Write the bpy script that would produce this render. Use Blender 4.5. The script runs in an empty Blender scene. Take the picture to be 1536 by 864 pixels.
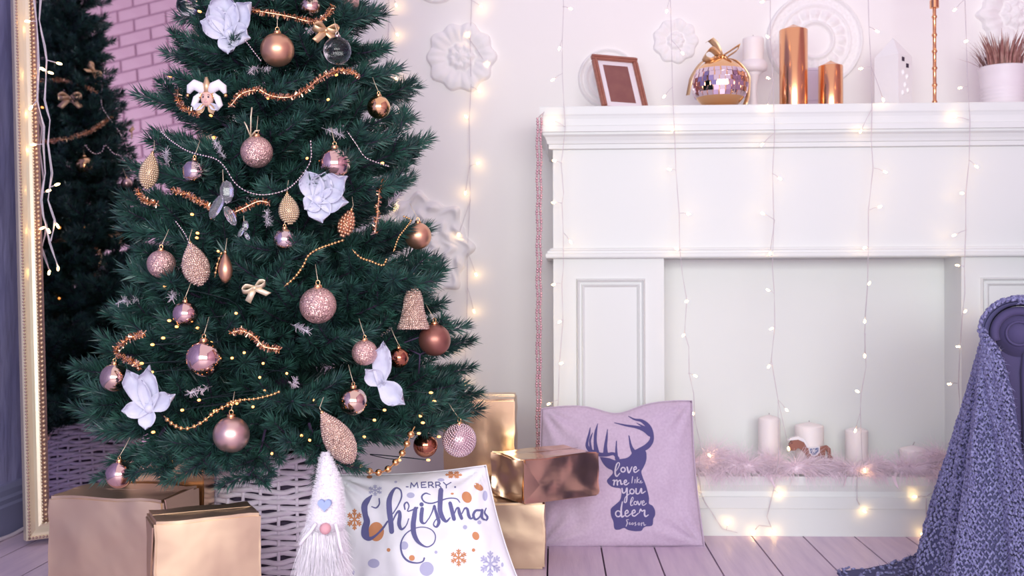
import bpy, bmesh, math, random
import numpy as np
from mathutils import Vector, Matrix, noise
from mathutils.bvhtree import BVHTree
from mathutils.geometry import delaunay_2d_cdt

PI = math.pi
rnd = random.Random(7)
V = Vector
scene = bpy.context.scene
col = scene.collection

# ------------------------------------------------------------------ camera
FPX = 1600.0
CAM = V((0, 0, 0.713))
YAW, ROLL = math.radians(2.3), 0.0035
_R = V((math.cos(YAW), math.sin(YAW), 0)); _U = V((0, 0, 1)); _F = V((-math.sin(YAW), math.cos(YAW), 0))
CR = _R * math.cos(ROLL) - _U * math.sin(ROLL)
CU = _U * math.cos(ROLL) + _R * math.sin(ROLL)
cd = bpy.data.cameras.new('camera'); cam = bpy.data.objects.new('camera', cd); col.objects.link(cam)
cam.matrix_world = Matrix(((CR.x, CU.x, -_F.x, CAM.x), (CR.y, CU.y, -_F.y, CAM.y), (CR.z, CU.z, -_F.z, CAM.z), (0, 0, 0, 1)))
cd.sensor_width = 36; cd.lens = 36 * FPX / 1536
cd.clip_start = 0.05
cd.dof.use_dof = True; cd.dof.focus_distance = 2.35; cd.dof.aperture_fstop = 5.0
scene.camera = cam

# ------------------------------------------------------------------ world, lights, exposure
world = bpy.data.worlds.new('world'); scene.world = world; world.use_nodes = True
bg = world.node_tree.nodes['Background']
bg.inputs[0].default_value = (0.89, 0.75, 0.87, 1); bg.inputs[1].default_value = 0.82
def area(name, loc, target, sx, sy, power, colr):
    l = bpy.data.lights.new(name, 'AREA'); l.shape = 'RECTANGLE'; l.size = sx; l.size_y = sy; l.energy = power; l.color = colr
    o = bpy.data.objects.new(name, l); col.objects.link(o); o.location = loc
    o.rotation_euler = (V(target) - V(loc)).to_track_quat('-Z', 'Y').to_euler()
    return o
area('window_daylight', (0.2, -1.3, 1.25), (0.1, 3.2, 0.6), 3.2, 1.1, 92, (0.95, 1.0, 0.95))
vs = scene.view_settings
vs.view_transform = 'Standard'; vs.look = 'None'; vs.gamma = 1.0; vs.exposure = 0.31; vs.use_curve_mapping = False
scene.cycles.use_denoising = True

# ------------------------------------------------------------------ helpers
def ray(px, py):
    return (_F + CR * ((px - 768) / FPX) - CU * ((py - 432) / FPX))
def P(px, py, Y):
    d = ray(px, py); return CAM + d * ((Y - CAM.y) / d.y)
def sz(px, Y): return px * Y / FPX          # pixels to metres at a depth

MATS = {}
def mat(name, colr, rough=0.5, metal=0.0, bump=None, noisecol=None, trans=0.0, emit=None, coat=0.0, sheen=0.0, ior=1.45, subsurf=0.0, voro=None, spec=0.5):
    if name in MATS: return MATS[name]
    m = bpy.data.materials.new(name); m.use_nodes = True; nt = m.node_tree; b = nt.nodes['Principled BSDF']
    b.inputs['Base Color'].default_value = (*colr, 1); b.inputs['Roughness'].default_value = rough; b.inputs['Metallic'].default_value = metal
    b.inputs['IOR'].default_value = ior; b.inputs['Specular IOR Level'].default_value = spec
    b.inputs['Transmission Weight'].default_value = trans; b.inputs['Coat Weight'].default_value = coat; b.inputs['Sheen Weight'].default_value = sheen
    if subsurf: b.inputs['Subsurface Weight'].default_value = subsurf; b.inputs['Subsurface Radius'].default_value = (.02, .015, .012)
    if emit: b.inputs['Emission Color'].default_value = (*emit[0], 1); b.inputs['Emission Strength'].default_value = emit[1]
    tc = nt.nodes.new('ShaderNodeTexCoord')
    if noisecol:                       # (scale, colour2, stretch)
        n = nt.nodes.new('ShaderNodeTexNoise'); n.inputs['Scale'].default_value = noisecol[0]; n.inputs['Detail'].default_value = 5
        mp = nt.nodes.new('ShaderNodeMapping'); mp.inputs['Scale'].default_value = noisecol[2] if len(noisecol) > 2 else (1, 1, 1)
        nt.links.new(tc.outputs['Object'], mp.inputs[0]); nt.links.new(mp.outputs[0], n.inputs[0])
        r = nt.nodes.new('ShaderNodeValToRGB'); r.color_ramp.elements[0].position = .35; r.color_ramp.elements[1].position = .65
        r.color_ramp.elements[0].color = (*colr, 1); r.color_ramp.elements[1].color = (*noisecol[1], 1)
        nt.links.new(n.outputs[0], r.inputs[0]); nt.links.new(r.outputs[0], b.inputs['Base Color'])
    if bump:                           # (scale, strength, distance, stretch)
        n = nt.nodes.new('ShaderNodeTexNoise'); n.inputs['Scale'].default_value = bump[0]; n.inputs['Detail'].default_value = 3
        mp = nt.nodes.new('ShaderNodeMapping'); mp.inputs['Scale'].default_value = bump[3] if len(bump) > 3 else (1, 1, 1)
        nt.links.new(tc.outputs['Object'], mp.inputs[0]); nt.links.new(mp.outputs[0], n.inputs[0])
        bp = nt.nodes.new('ShaderNodeBump'); bp.inputs['Strength'].default_value = bump[1]; bp.inputs['Distance'].default_value = bump[2]
        nt.links.new(n.outputs[0], bp.inputs['Height']); nt.links.new(bp.outputs[0], b.inputs['Normal'])
    if voro:                           # glitter: each cell its own tilt
        vn = nt.nodes.new('ShaderNodeTexVoronoi'); vn.inputs['Scale'].default_value = voro[0]
        nt.links.new(tc.outputs['Object'], vn.inputs['Vector'])
        geo = nt.nodes.new('ShaderNodeNewGeometry')
        sub = nt.nodes.new('ShaderNodeVectorMath'); sub.operation = 'SUBTRACT'; sub.inputs[1].default_value = (.5, .5, .5)
        scl = nt.nodes.new('ShaderNodeVectorMath'); scl.operation = 'SCALE'; scl.inputs['Scale'].default_value = voro[1]
        add = nt.nodes.new('ShaderNodeVectorMath'); nrm = nt.nodes.new('ShaderNodeVectorMath'); nrm.operation = 'NORMALIZE'
        nt.links.new(vn.outputs['Color'], sub.inputs[0]); nt.links.new(sub.outputs[0], scl.inputs[0])
        nt.links.new(scl.outputs[0], add.inputs[0]); nt.links.new(geo.outputs['Normal'], add.inputs[1])
        nt.links.new(add.outputs[0], nrm.inputs[0]); nt.links.new(nrm.outputs[0], b.inputs['Normal'])
    MATS[name] = m; return m

WLOC = {}
def link(o, parent=None):
    col.objects.link(o)
    if parent is not None: o.parent = parent
    return o
def tag(o, label, cat, group=None, kind=None):
    o['label'] = label; o['category'] = cat
    if group: o['group'] = group
    if kind: o['kind'] = kind
    return o
def thing(name, label, cat, loc=(0, 0, 0), group=None):
    o = bpy.data.objects.new(name, None); o.empty_display_size = .05; col.objects.link(o); o.location = loc
    WLOC[o.name] = V(loc)
    return tag(o, label, cat, group)
def mk(name, verts, faces, m, parent=None, smooth=True, angle=None, kind=None, midx=None):
    """one mesh object from world-space vertices; its origin sits at the middle of the mesh"""
    a = np.array([tuple(v) for v in verts], dtype=float)
    c = V(tuple((a.min(0) + a.max(0)) / 2))
    me = bpy.data.meshes.new(name)
    me.from_pydata([tuple(x) for x in (a - np.array(c))], [], faces)
    for mm in (m if isinstance(m, (list, tuple)) else [m]): me.materials.append(mm)
    if smooth: me.shade_smooth()
    if smooth and angle: me.set_sharp_from_angle(angle=math.radians(angle))
    if midx is not None: me.polygons.foreach_set('material_index', midx)
    me.update()
    o = bpy.data.objects.new(name, me); link(o, parent)
    base = WLOC[parent.name] if parent is not None else V((0, 0, 0))
    o.location = c - base; WLOC[o.name] = c
    if kind: o['kind'] = kind
    return o
def struct(name, *a, **k):
    o = mk(name, *a, **k); o['kind'] = 'structure'; return o

class MB:
    def __init__(s): s.v = []; s.f = []
    def add(s, vs, fs):
        n = len(s.v); s.v += [V(x) for x in vs]; s.f += [tuple(i + n for i in f) for f in fs]; return s
    def box(s, x0, x1, y0, y1, z0, z1):
        return s.add([(x, y, z) for z in (z0, z1) for y in (y0, y1) for x in (x0, x1)],
                     [(0, 2, 3, 1), (4, 5, 7, 6), (0, 1, 5, 4), (2, 6, 7, 3), (0, 4, 6, 2), (1, 3, 7, 5)])
    def obox(s, o, a, b, c):            # oriented box: corner o and three edge vectors
        o, a, b, c = V(o), V(a), V(b), V(c)
        fs = [(0, 2, 3, 1), (4, 5, 7, 6), (0, 1, 5, 4), (2, 6, 7, 3), (0, 4, 6, 2), (1, 3, 7, 5)]
        if a.cross(b).dot(c) < 0: fs = [f[::-1] for f in fs]
        return s.add([o + a * i + b * j + c * k for k in (0, 1) for j in (0, 1) for i in (0, 1)], fs)
    def tube(s, pts, r, n=6, caps=True, closed=False):
        pts = [V(p) for p in pts]; N = len(pts)
        rr = r if isinstance(r, (list, tuple)) else [r] * N
        vs = []; up = None
        for i, p in enumerate(pts):
            t = (pts[(i + 1) % N] - pts[i - 1]) if closed else (pts[min(i + 1, N - 1)] - pts[max(i - 1, 0)])
            t = t.normalized() if t.length > 1e-9 else V((0, 0, 1))
            if up is None: up = t.orthogonal().normalized()
            u = (up - t * up.dot(t)); u = u.normalized() if u.length > 1e-6 else t.orthogonal().normalized(); up = u; w = t.cross(u)
            for k in range(n):
                a = 2 * PI * k / n; vs.append(p + (u * math.cos(a) + w * math.sin(a)) * rr[i])
        fs = []
        for i in range(N if closed else N - 1):
            j = (i + 1) % N
            for k in range(n): fs.append((i * n + k, i * n + (k + 1) % n, j * n + (k + 1) % n, j * n + k))
        if caps and not closed: fs += [tuple(range(n))[::-1], tuple((N - 1) * n + k for k in range(n))]
        return s.add(vs, fs)
    def lathe(s, c, prof, n=32, axis=None):   # prof: [(r, h)...] bottom to top
        c = V(c); A = V(axis).normalized() if axis else V((0, 0, 1)); u = A.orthogonal().normalized(); w = A.cross(u)
        vs = []; fs = []
        for r, h in prof:
            for k in range(n):
                a = 2 * PI * k / n; vs.append(c + A * h + (u * math.cos(a) + w * math.sin(a)) * max(r, 1e-5))
        for i in range(len(prof) - 1):
            for k in range(n): fs.append((i * n + k, i * n + (k + 1) % n, (i + 1) * n + (k + 1) % n, (i + 1) * n + k))
        fs += [tuple(range(n))[::-1], tuple((len(prof) - 1) * n + k for k in range(n))]
        return s.add(vs, fs)
    def ball(s, c, r, n=12, m=8, sc=(1, 1, 1), rot=None):
        c = V(c); vs = []; fs = []
        for i in range(m + 1):
            t = PI * i / m
            for k in range(n):
                p = 2 * PI * k / n
                q = V((r * sc[0] * math.sin(t) * math.cos(p), r * sc[1] * math.sin(t) * math.sin(p), r * sc[2] * math.cos(t)))
                vs.append(c + (rot @ q if rot else q))
        for i in range(m):
            for k in range(n): fs.append((i * n + k, (i + 1) * n + k, (i + 1) * n + (k + 1) % n, i * n + (k + 1) % n))
        return s.add(vs, fs)
    def sheet(s, grid, th=None, n=None):      # grid[i][j] points; th = thickness for a closed solid
        h, w = len(grid), len(grid[0])
        s0 = len(s.v)
        vs = [V(p) for r in grid for p in r]
        fs = [(i * w + j, i * w + j + 1, (i + 1) * w + j + 1, (i + 1) * w + j) for i in range(h - 1) for j in range(w - 1)]
        if th:
            nr = []
            for i in range(h):
                for j in range(w):
                    a = V(grid[min(i + 1, h - 1)][j]) - V(grid[max(i - 1, 0)][j]); b = V(grid[i][min(j + 1, w - 1)]) - V(grid[i][max(j - 1, 0)])
                    c = b.cross(a); nr.append(c.normalized() if c.length > 1e-9 else V((0, 0, 1)))
            m = len(vs); back = [v - q * th for v, q in zip(vs, nr)]
            fs2 = [tuple(x + m for x in f[::-1]) for f in fs]
            rim = [j for j in range(w)] + [i * w + w - 1 for i in range(1, h)] + [(h - 1) * w + j for j in range(w - 2, -1, -1)] + [i * w for i in range(h - 2, 0, -1)]
            fs3 = [(rim[k], rim[k] + m, rim[(k + 1) % len(rim)] + m, rim[(k + 1) % len(rim)]) for k in range(len(rim))]
            vs += back; fs = fs + fs2 + fs3
        return s.add(vs, fs)
    def build(s, name, m, parent=None, **k): return mk(name, s.v, s.f, m, parent, **k)

def catmull(pts, step):
    """resample a polyline of tuples (any length) with a Catmull-Rom spline"""
    p = [np.array(q, float) for q in pts]
    if len(p) == 1: return p
    p = [2 * p[0] - p[1]] + p + [2 * p[-1] - p[-2]]
    out = []
    for i in range(1, len(p) - 2):
        a, b, c, d = p[i - 1], p[i], p[i + 1], p[i + 2]
        n = max(1, int(np.linalg.norm((c - b)[:3 if len(b) > 3 else 2]) / step))
        for k in range(n):
            t = k / n
            out.append(.5 * ((2 * b) + (-a + c) * t + (2 * a - 5 * b + 4 * c - d) * t * t + (-a + 3 * b - 3 * c + d) * t ** 3))
    out.append(p[-2]); return out

def cp(o, parent, loc, scale=None):
    c = o.copy(); link(c, parent); c.location = loc
    if scale: c.scale = scale
    return c

# ------------------------------------------------------------------ materials
M_wall = mat('plaster_wall', (.88, .85, .84), .85, bump=(18, .12, .004))
M_white = mat('white_paint', (.765, .79, .778), .45)
M_plaster = mat('white_plaster', (.88, .85, .85), .7)
M_leftwall = mat('grey_blue_plaster', (.24, .24, .50), .7, bump=(14, .8, .012, (1, 1, .35)), noisecol=(9, (.36, .35, .62), (1, 1, .3)))
M_base = mat('grey_blue_paint', (.24, .25, .42), .5)
M_brick = mat('painted_brick', (.62, .40, .50), .8, bump=(60, .3, .004), noisecol=(5, (.66, .44, .54)))
M_mortar = mat('painted_mortar', (.46, .28, .38), .9)
M_plank = mat('lilac_planks', (.56, .44, .58), .45, bump=(30, .25, .002, (8, .6, 1)), noisecol=(7, (.66, .53, .65), (7, .5, 1)))
M_gap = mat('dark_gap', (.05, .035, .08), .9)
M_gold = mat('gold_frame', (.83, .60, .40), .30, .85, bump=(60, .15, .002))
M_goldpale = mat('pale_gold_frame', (.93, .80, .62), .32, .55, bump=(40, .15, .002))
M_golddark = mat('carved_gold', (.50, .33, .30), .35, .8)
M_mirror = mat('mirror_glass', (.90, .88, .92), .015, 1.0)
M_foil = mat('gold_foil', (.86, .60, .38), .20, 1.0, bump=(5, .16, .02))
M_foil2 = mat('matte_gold_foil', (.69, .51, .36), .42, 1.0, bump=(6, .22, .02))
M_needle = mat('fir_needles', (.022, .046, .055), .36, noisecol=(38, (.046, .140, .108)), spec=.5)  # dark end tinted blue-violet: the tree's shade is put into the needle colour
M_twig = mat('fir_twig', (.050, .030, .075), .8)  # purple-dark, so deep shade inside the tree is painted into trunk and stems
M_wicker = mat('whitewashed_wicker', (.70, .62, .74), .6, noisecol=(40, (.80, .73, .82), (1, 1, 4)))
M_wickerin = mat('basket_inside', (.10, .07, .13), .9)
M_rose_shine = mat('rose_mirror_ball', (.82, .57, .52), .08, 1.0)
M_champ = mat('champagne_mirror_ball', (.83, .62, .50), .09, 1.0)
M_goldball = mat('gold_mirror_ball', (.85, .52, .27), .12, 1.0)
M_silver = mat('silver_rose_ball', (.76, .62, .60), .07, 1.0)
M_mattecop = mat('satin_copper_ball', (.72, .40, .26), .36, .9)
M_matterose = mat('satin_rose_ball', (.76, .52, .48), .34, .9)
M_brownball = mat('satin_brown_ball', (.36, .15, .12), .38, .75)
M_copdark = mat('dark_copper_ball', (.50, .20, .12), .12, 1.0)
M_glit = mat('rose_glitter', (.78, .50, .46), .38, .8, voro=(26, 1.1))
M_glit2 = mat('champagne_glitter', (.80, .60, .52), .35, .85, voro=(900, 1.1))
M_beaded = mat('beaded_rose', (.76, .58, .62), .25, .85)
M_conegold = mat('gold_cone', (.72, .56, .40), .3, .8)
M_clear = mat('clear_glass', (.95, .93, .97), .02, 0, trans=1.0, ior=1.3)
M_crystal = mat('crystal', (.93, .92, .98), .04, 0, trans=.92, ior=1.5)
M_pearl = mat('pearl_white_ball', (.74, .70, .78), .15, .1, coat=.6)
M_petal = mat('lilac_petal', (.55, .55, .70), .75, noisecol=(30, (.68, .67, .79)), bump=(70, .3, .002))
M_ribbon = mat('gold_ribbon', (.74, .50, .30), .38, .7)
M_ribbonpale = mat('pale_gold_ribbon', (.80, .66, .48), .4, .5)
M_tinsel = mat('copper_tinsel', (.78, .50, .34), .25, 1.0)
M_silverbead = mat('silver_beads', (.78, .66, .68), .15, 1.0)
M_goldbead = mat('gold_beads', (.86, .52, .22), .15, 1.0)
M_pinkbead = mat('pink_pearls', (.72, .44, .50), .2, .6)
M_copper = mat('copper_wax', (.86, .44, .23), .22, 1.0)
M_wax = mat('white_wax', (.86, .80, .80), .5, subsurf=.2)
M_wick = mat('wick', (.45, .40, .42), .8)
M_wood = mat('red_brown_wood', (.30, .105, .075), .38, bump=(40, .15, .002, (1, 1, 6)), noisecol=(20, (.36, .14, .10), (1, 1, 6)))
M_matboard = mat('white_mat', (.80, .74, .80), .7)
M_picture = mat('brown_print', (.22, .08, .075), .25, noisecol=(25, (.25, .10, .085)))
M_pot = mat('white_pot', (.80, .74, .78), .45)
M_grass = mat('dry_red_grass', (.28, .10, .095), .6, noisecol=(50, (.46, .26, .22)))
M_ceramic = mat('white_ceramic', (.86, .85, .86), .4, bump=(60, .3, .003))
M_dark = mat('dark_hole', (.05, .03, .06), .8)
M_wire = mat('clear_wire', (.62, .55, .60), .4)
M_wirewhite = mat('white_wire', (.74, .66, .76), .4)
M_wiredark = mat('dark_green_wire', (.02, .03, .04), .5)
M_led = mat('warm_led', (1, .9, .7), .3, emit=((1.0, .64, .24), 24))
M_ledtree = mat('amber_led', (1, .7, .4), .3, emit=((1.0, .36, .08), 2.4))
M_linen = mat('lilac_linen', (.55, .43, .57), .9, sheen=.2, bump=(420, .35, .001), noisecol=(150, (.61, .49, .63)))
M_cotton = mat('white_cotton', (.86, .86, .92), .85, sheen=.2, bump=(9, .5, .02))
M_navy = mat('navy_print', (.085, .075, .22), .85)
M_indigo = mat('indigo_print', (.13, .13, .30), .85)
M_orange = mat('orange_print', (.62, .27, .13), .85)
M_lilac = mat('lilac_print', (.46, .46, .66), .85)
M_lettering = mat('pale_lettering', (.62, .56, .70), .85)
M_fur = mat('white_fur', (.84, .80, .86), .9, sheen=.4)
M_heart = mat('blue_felt', (.36, .44, .72), .9, bump=(200, .5, .001))
M_nose = mat('pink_felt', (.70, .36, .40), .8)
M_furpink = mat('pink_fur', (.90, .76, .85), .8, sheen=.3)
M_throw = mat('blue_knit', (.10, .095, .24), .95, noisecol=(160, (.29, .29, .52)), sheen=.2)
M_throwbase = mat('shaded_knit', (.075, .075, .17), .95)  # darker copy of the knit; shade between stitches painted into the backing
M_chair = mat('indigo_upholstery', (.075, .06, .16), .8, bump=(300, .3, .001), sheen=.1)
M_horse = mat('brown_wooden_toy', (.30, .12, .09), .55)
M_horsewhite = mat('white_toy_paint', (.82, .80, .84), .6)
M_horseblue = mat('blue_toy_paint', (.16, .20, .36), .6)
M_skin = mat('porcelain_face', (.74, .46, .40), .45)
M_tile = mat('mirror_tile', (.80, .66, .74), .06, 1.0)

# ------------------------------------------------------------------ the room
YW = 3.42            # back wall
XL, XR = -1.62, 2.35
fl = struct('floor', *(lambda b: (b.v, b.f))(MB().box(XL - .1, XR + .1, -1.5, YW + .1, -.06, -.018)), M_gap, smooth=False)
PW = .1455
k0 = -12
pm = None
for k in range(-12, 17):
    x0 = -0.021 + k * PW
    b = MB().box(x0 + .0022, x0 + PW - .0022, -1.45, YW, -.018, 0)
    if k in (3, 6): # end joints in two of the boards
        o = MB().box(x0 + .0022, x0 + PW - .0022, -1.45, 2.2, -.018, 0).build('plank', M_plank, fl, smooth=False)
        b = MB().box(x0 + .0022, x0 + PW - .0022, 2.204, YW, -.018, 0)
    b.build('plank', M_plank, fl, smooth=False)
wb = struct('wall_back', *(lambda b: (b.v, b.f))(MB().box(XL - .1, XR + .1, YW, YW + .1, -.02, 3.8)), M_wall, smooth=False)
wl = struct('wall_left', *(lambda b: (b.v, b.f))(MB().box(XL - .1, XL, -1.5, YW, -.02, 3.8)), M_leftwall, smooth=False)
bb = MB()
prof = [(0, 0), (.034, 0), (.034, .085), (.028, .092), (.028, .105), (.02, .112), (.018, .128), (.010, .140), (0, .142)]
for (y0, y1) in ((-1.5, YW),):
    n = len(prof)
    bb.add([(XL + a, y0, z) for a, z in prof] + [(XL + a, y1, z) for a, z in prof],
           [(i, i + n, (i + 1) % n + n, (i + 1) % n) for i in range(n)] + [tuple(range(n)), tuple(range(n, 2 * n))[::-1]])
struct('baseboard_left', bb.v, bb.f, M_base, smooth=False)
bx = MB().tube([(XL + .05, 2.5 + .03 * i, .006 + .002 * math.sin(i)) for i in range(26)], .006, 6)
tag(bx.build('power_cable', M_wirewhite), 'white power cable lying along the foot of the blue baseboard', 'cable')
wr = struct('wall_right', *(lambda b: (b.v, b.f))(MB().box(XR, XR + .1, -1.5, YW, -.02, 3.8)), M_mortar, smooth=False)
# painted bricks (seen in the mirror)
bl, bh = .262, .094
proto = None
for r in range(30):
    for c in range(10):
        y = -.75 + c * bl + (bl / 2 if r % 2 else 0); z = .95 + r * bh
        if proto is None:
            proto = MB().box(XR - .012, XR + .003, y + .007, y + bl - .007, z + .007, z + bh - .007).build('brick', M_brick, wr, smooth=False)
            base = proto.location.copy(); y0_, z0_ = y, z
            bv = proto.modifiers.new('edge', 'BEVEL'); bv.width = .004; bv.segments = 1
        else:
            cp(proto, wr, base + V((rnd.uniform(-.0015, .0015), y - y0_, z - z0_)))

# ------------------------------------------------------------------ fireplace
YF = 3.12            # front of frieze and pilasters
fp = thing('fireplace', 'white painted fireplace surround with moulded mantel shelf and open alcove', 'fireplace', P(1219, 803, 3.2).to_2d().to_3d())
def Xp(px, Y=YF): return P(px, 432, Y).x
def Zp(py, Y=YF): return P(1100, py, Y).z
FL, FR = Xp(830), Xp(1608)
OL, OR = Xp(996), Xp(1442)
def moulding(name, prof, m=M_white):      # prof: (overhang, py) bottom to top; mitred returns on both sides
    b = MB(); ring = []
    for oh, z in prof:
        ring.append([(FL - oh, YW - .001, z), (FL - oh, YF - oh, z), (FR + oh, YF - oh, z), (FR + oh, YW - .001, z)])
    vs = [q for r in ring for q in r]; fs = []
    for i in range(len(ring) - 1):
        for k in range(4): fs.append((i * 4 + k, i * 4 + (k + 1) % 4, (i + 1) * 4 + (k + 1) % 4, (i + 1) * 4 + k))
    fs += [(3, 2, 1, 0), tuple(len(vs) - 4 + k for k in range(4))]
    return b.add(vs, fs).build(name, m, fp, smooth=False)
Z = lambda py, oh=0: P(1100, py, YF - oh).z
zc = lambda lst: [(oh, Z(py, oh)) for oh, py in lst]
ztop = Z(157, .038)
moulding('cornice', zc([(.001, 223), (.004, 222.5), (.012, 221), (.012, 214.5), (.016, 213.5), (.018, 209), (.023, 203), (.030, 199.5), (.030, 196), (.038, 195), (.038, 187),
                        (.034, 185.5), (.034, 176), (.036, 171.5), (.038, 169), (.038, 158), (.036, 157)]))
moulding('shelf_moulding', zc([(.006, 386.5), (.020, 386), (.022, 384), (.022, 379.5), (.017, 378.5), (.017, 375.5), (.011, 374), (.009, 371.5), (.001, 371)]))
zs = Z(386.5, .006)
MB().box(FL, FR, YF, YW - .002, Z(371.2), Z(222.8)).build('frieze', M_white, fp, smooth=False)
MB().box(OL - .002, OR + .002, YF + .134, YW - .003, .02, zs - .0005).build('alcove_back', M_white, fp, smooth=False)
ZB = P(1200, 715, 3.075).z
def base_prof():
    YB = 3.075; z = lambda py: P(1200, py, YB).z
    prof = [(.0, 0.0), (.0, z(764)), (.006, z(763)), (.006, z(746)), (.002, z(745)), (-.002, z(738)), (.006, z(728)), (.006, ZB)]
    b = MB(); n = len(prof); x0, x1 = FL - .01, FR + .01
    pts = [(3.075 - oh + .006, zz) for oh, zz in prof] + [(YW - .002, ZB), (YW - .002, 0)]
    n = len(pts)
    b.add([(x0, y, zz) for y, zz in pts] + [(x1, y, zz) for y, zz in pts], [(i, (i + 1) % n, (i + 1) % n + n, i + n) for i in range(n)] + [tuple(range(n))[::-1], tuple(range(n, 2 * n))])
    b.build('hearth_plinth', M_white, fp, smooth=False)
base_prof()
for (xa, xb, la, lb) in ((FL, OL, 864, 968), (OR, FR, None, None)):
    pl = MB().box(xa, xb, YF, YW - .002, ZB, zs).build('pilaster', M_white, fp, smooth=False)
    if la: f0, f1 = Xp(la), Xp(lb)
    else: f0, f1 = Xp(1470), Xp(1574)
    za, zb = Z(672), Z(417)
    def rectframe(x0, x1, z0, z1, w, y0, y1):
        b = MB()
        o = [(x0, z0), (x1, z0), (x1, z1), (x0, z1)]; i_ = [(x0 + w, z0 + w), (x1 - w, z0 + w), (x1 - w, z1 - w), (x0 + w, z1 - w)]
        mid = [(x0 + w * .45, z0 + w * .45), (x1 - w * .45, z0 + w * .45), (x1 - w * .45, z1 - w * .45), (x0 + w * .45, z1 - w * .45)]
        vs = [(x, y0, z) for x, z in o] + [(x, y1, z) for x, z in mid] + [(x, y0, z) for x, z in i_]
        fs = [(k, (k + 1) % 4, (k + 1) % 4 + 4, k + 4) for k in range(4)] + [(k + 4, (k + 1) % 4 + 4, (k + 1) % 4 + 8, k + 8) for k in range(4)]
        return b.add(vs, fs)
    rectframe(f0, f1, za, zb, .012, YF, YF - .009).build('outer_moulding', M_white, pl, smooth=False)
    rectframe(f0 + .0145, f1 - .0145, za + .0145, zb - .0145, .011, YF, YF - .006).build('inner_moulding', M_white, pl, smooth=False)

# ------------------------------------------------------------------ plaster medallions on the wall
def medallion(cx, cy, R, outline, height, label, nr=26, nt=144, name='plaster_medallion'):
    Yw = YW; c = P(cx, cy, Yw); r0 = sz(R, Yw); vs = []; fs = []
    for i in range(nr + 1):
        q = i / nr
        for k in range(nt):
            a = 2 * PI * k / nt; ro = r0 * outline(a)
            h = height(q, a) * r0 if i < nr else -.002
            vs.append((c.x + ro * q * math.cos(a), Yw - .001 - max(h, 0) - (.004 if i < nr else 0) + (.001 if i == nr else 0), c.z + ro * q * math.sin(a)))
    for i in range(nr):
        for k in range(nt): fs.append((i * nt + k, (i + 1) * nt + k, (i + 1) * nt + (k + 1) % nt, i * nt + (k + 1) % nt))
    tag(mk(name, vs, fs, M_plaster), label, 'medallion', 'plaster medallions on the wall')
g = lambda x, m, s: math.exp(-((x - m) / s) ** 2)
rosette_o = lambda a: 1 + .055 * math.cos(10 * a) + .02 * math.cos(5 * a)
def rosette_h(q, a):
    inner = .16 * max(0, 1 - (q / .2) ** 2) + .13 * g(q, .27, .10) * (.6 + .4 * abs(math.cos(3.5 * a)))
    pet = .15 * g(q, .78, .22) * (.35 + .65 * abs(math.cos(5 * a)) ** .7) - .05 * g(q, .8, .16) * abs(math.cos(5 * a)) ** 8
    return .07 + inner + pet - .06 * g(q, .42, .06)
medallion(692, 86, 51, rosette_o, rosette_h, 'plaster flower rosette on the wall right of the tree top')
medallion(1013, 62, 33, lambda a: 1 + .05 * math.cos(9 * a), rosette_h, 'small plaster flower rosette between picture frame and mirrored ball')
def sun_h(q, a):
    return .03 + .10 * g(q, .96, .035) + .06 * g(q, .72, .03) + .10 * g(q, .37, .035) + .05 * max(0, 1 - (q / .3) ** 6) * .4 + \
        .09 * g(q, .54, .10) * abs(math.cos(8 * a + 2 * (q - .5))) + .035 * g(q, .84, .07) * (.5 + .5 * math.cos(36 * a) * math.cos(q * 60))
medallion(1221, 62, 71, lambda a: 1, sun_h, 'large round plaster medallion behind the copper candles', nt=216, nr=40)
ring_h = lambda q, a: .03 + .10 * g(q, .93, .05) + .09 * g(q, .72, .05) + .09 * g(q, .5, .04)
medallion(912, 118, 45, lambda a: 1, ring_h, 'round ringed plaster medallion half hidden behind the picture frame')
medallion(655, -34, 40, lambda a: 1, ring_h, 'ringed plaster medallion cut off by the top edge above the rosette')
scroll_o = lambda a: 1 + .07 * math.cos(8 * a) + .04 * math.cos(16 * a)
scroll_h = lambda q, a: .05 + .12 * g(q, .88 + .04 * math.cos(8 * a), .07) * (.5 + .5 * math.cos(16 * a + 14 * q)) + .10 * g(q, .6, .08) * abs(math.sin(4 * a + 9 * q)) + .12 * g(q, .3, .08)
medallion(628, 372, 78, scroll_o, scroll_h, 'large scrolled plaster medallion partly hidden by the right tree branches', nt=216, nr=36)
medallion(1522, 22, 52, scroll_o, rosette_h, 'plaster medallion above the potted red grass at the top right')

# ------------------------------------------------------------------ things on the mantel shelf
YS = 3.22
zt = ztop + .0005
def on_shelf(px, Y=YS): v = P(px, 157, Y); return V((v.x, v.y, zt))
# picture frame
o0 = on_shelf(903, 3.20)
gam, bet = math.radians(24), math.radians(24)
uu = V((math.cos(gam), math.sin(gam), 0)); nn = V((math.sin(gam), -math.cos(gam), 0))
vv = (V((0, 0, 1)) * math.cos(bet) - nn * math.sin(bet)); fn = nn * math.cos(bet) + V((0, 0, 1)) * math.sin(bet)
W_, H_ = .156, .202; fw, ft = .0165, .016
fr = thing('picture_frame', 'red brown wooden picture frame with white mat leaning on mantel shelf', 'picture frame', o0)
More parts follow.
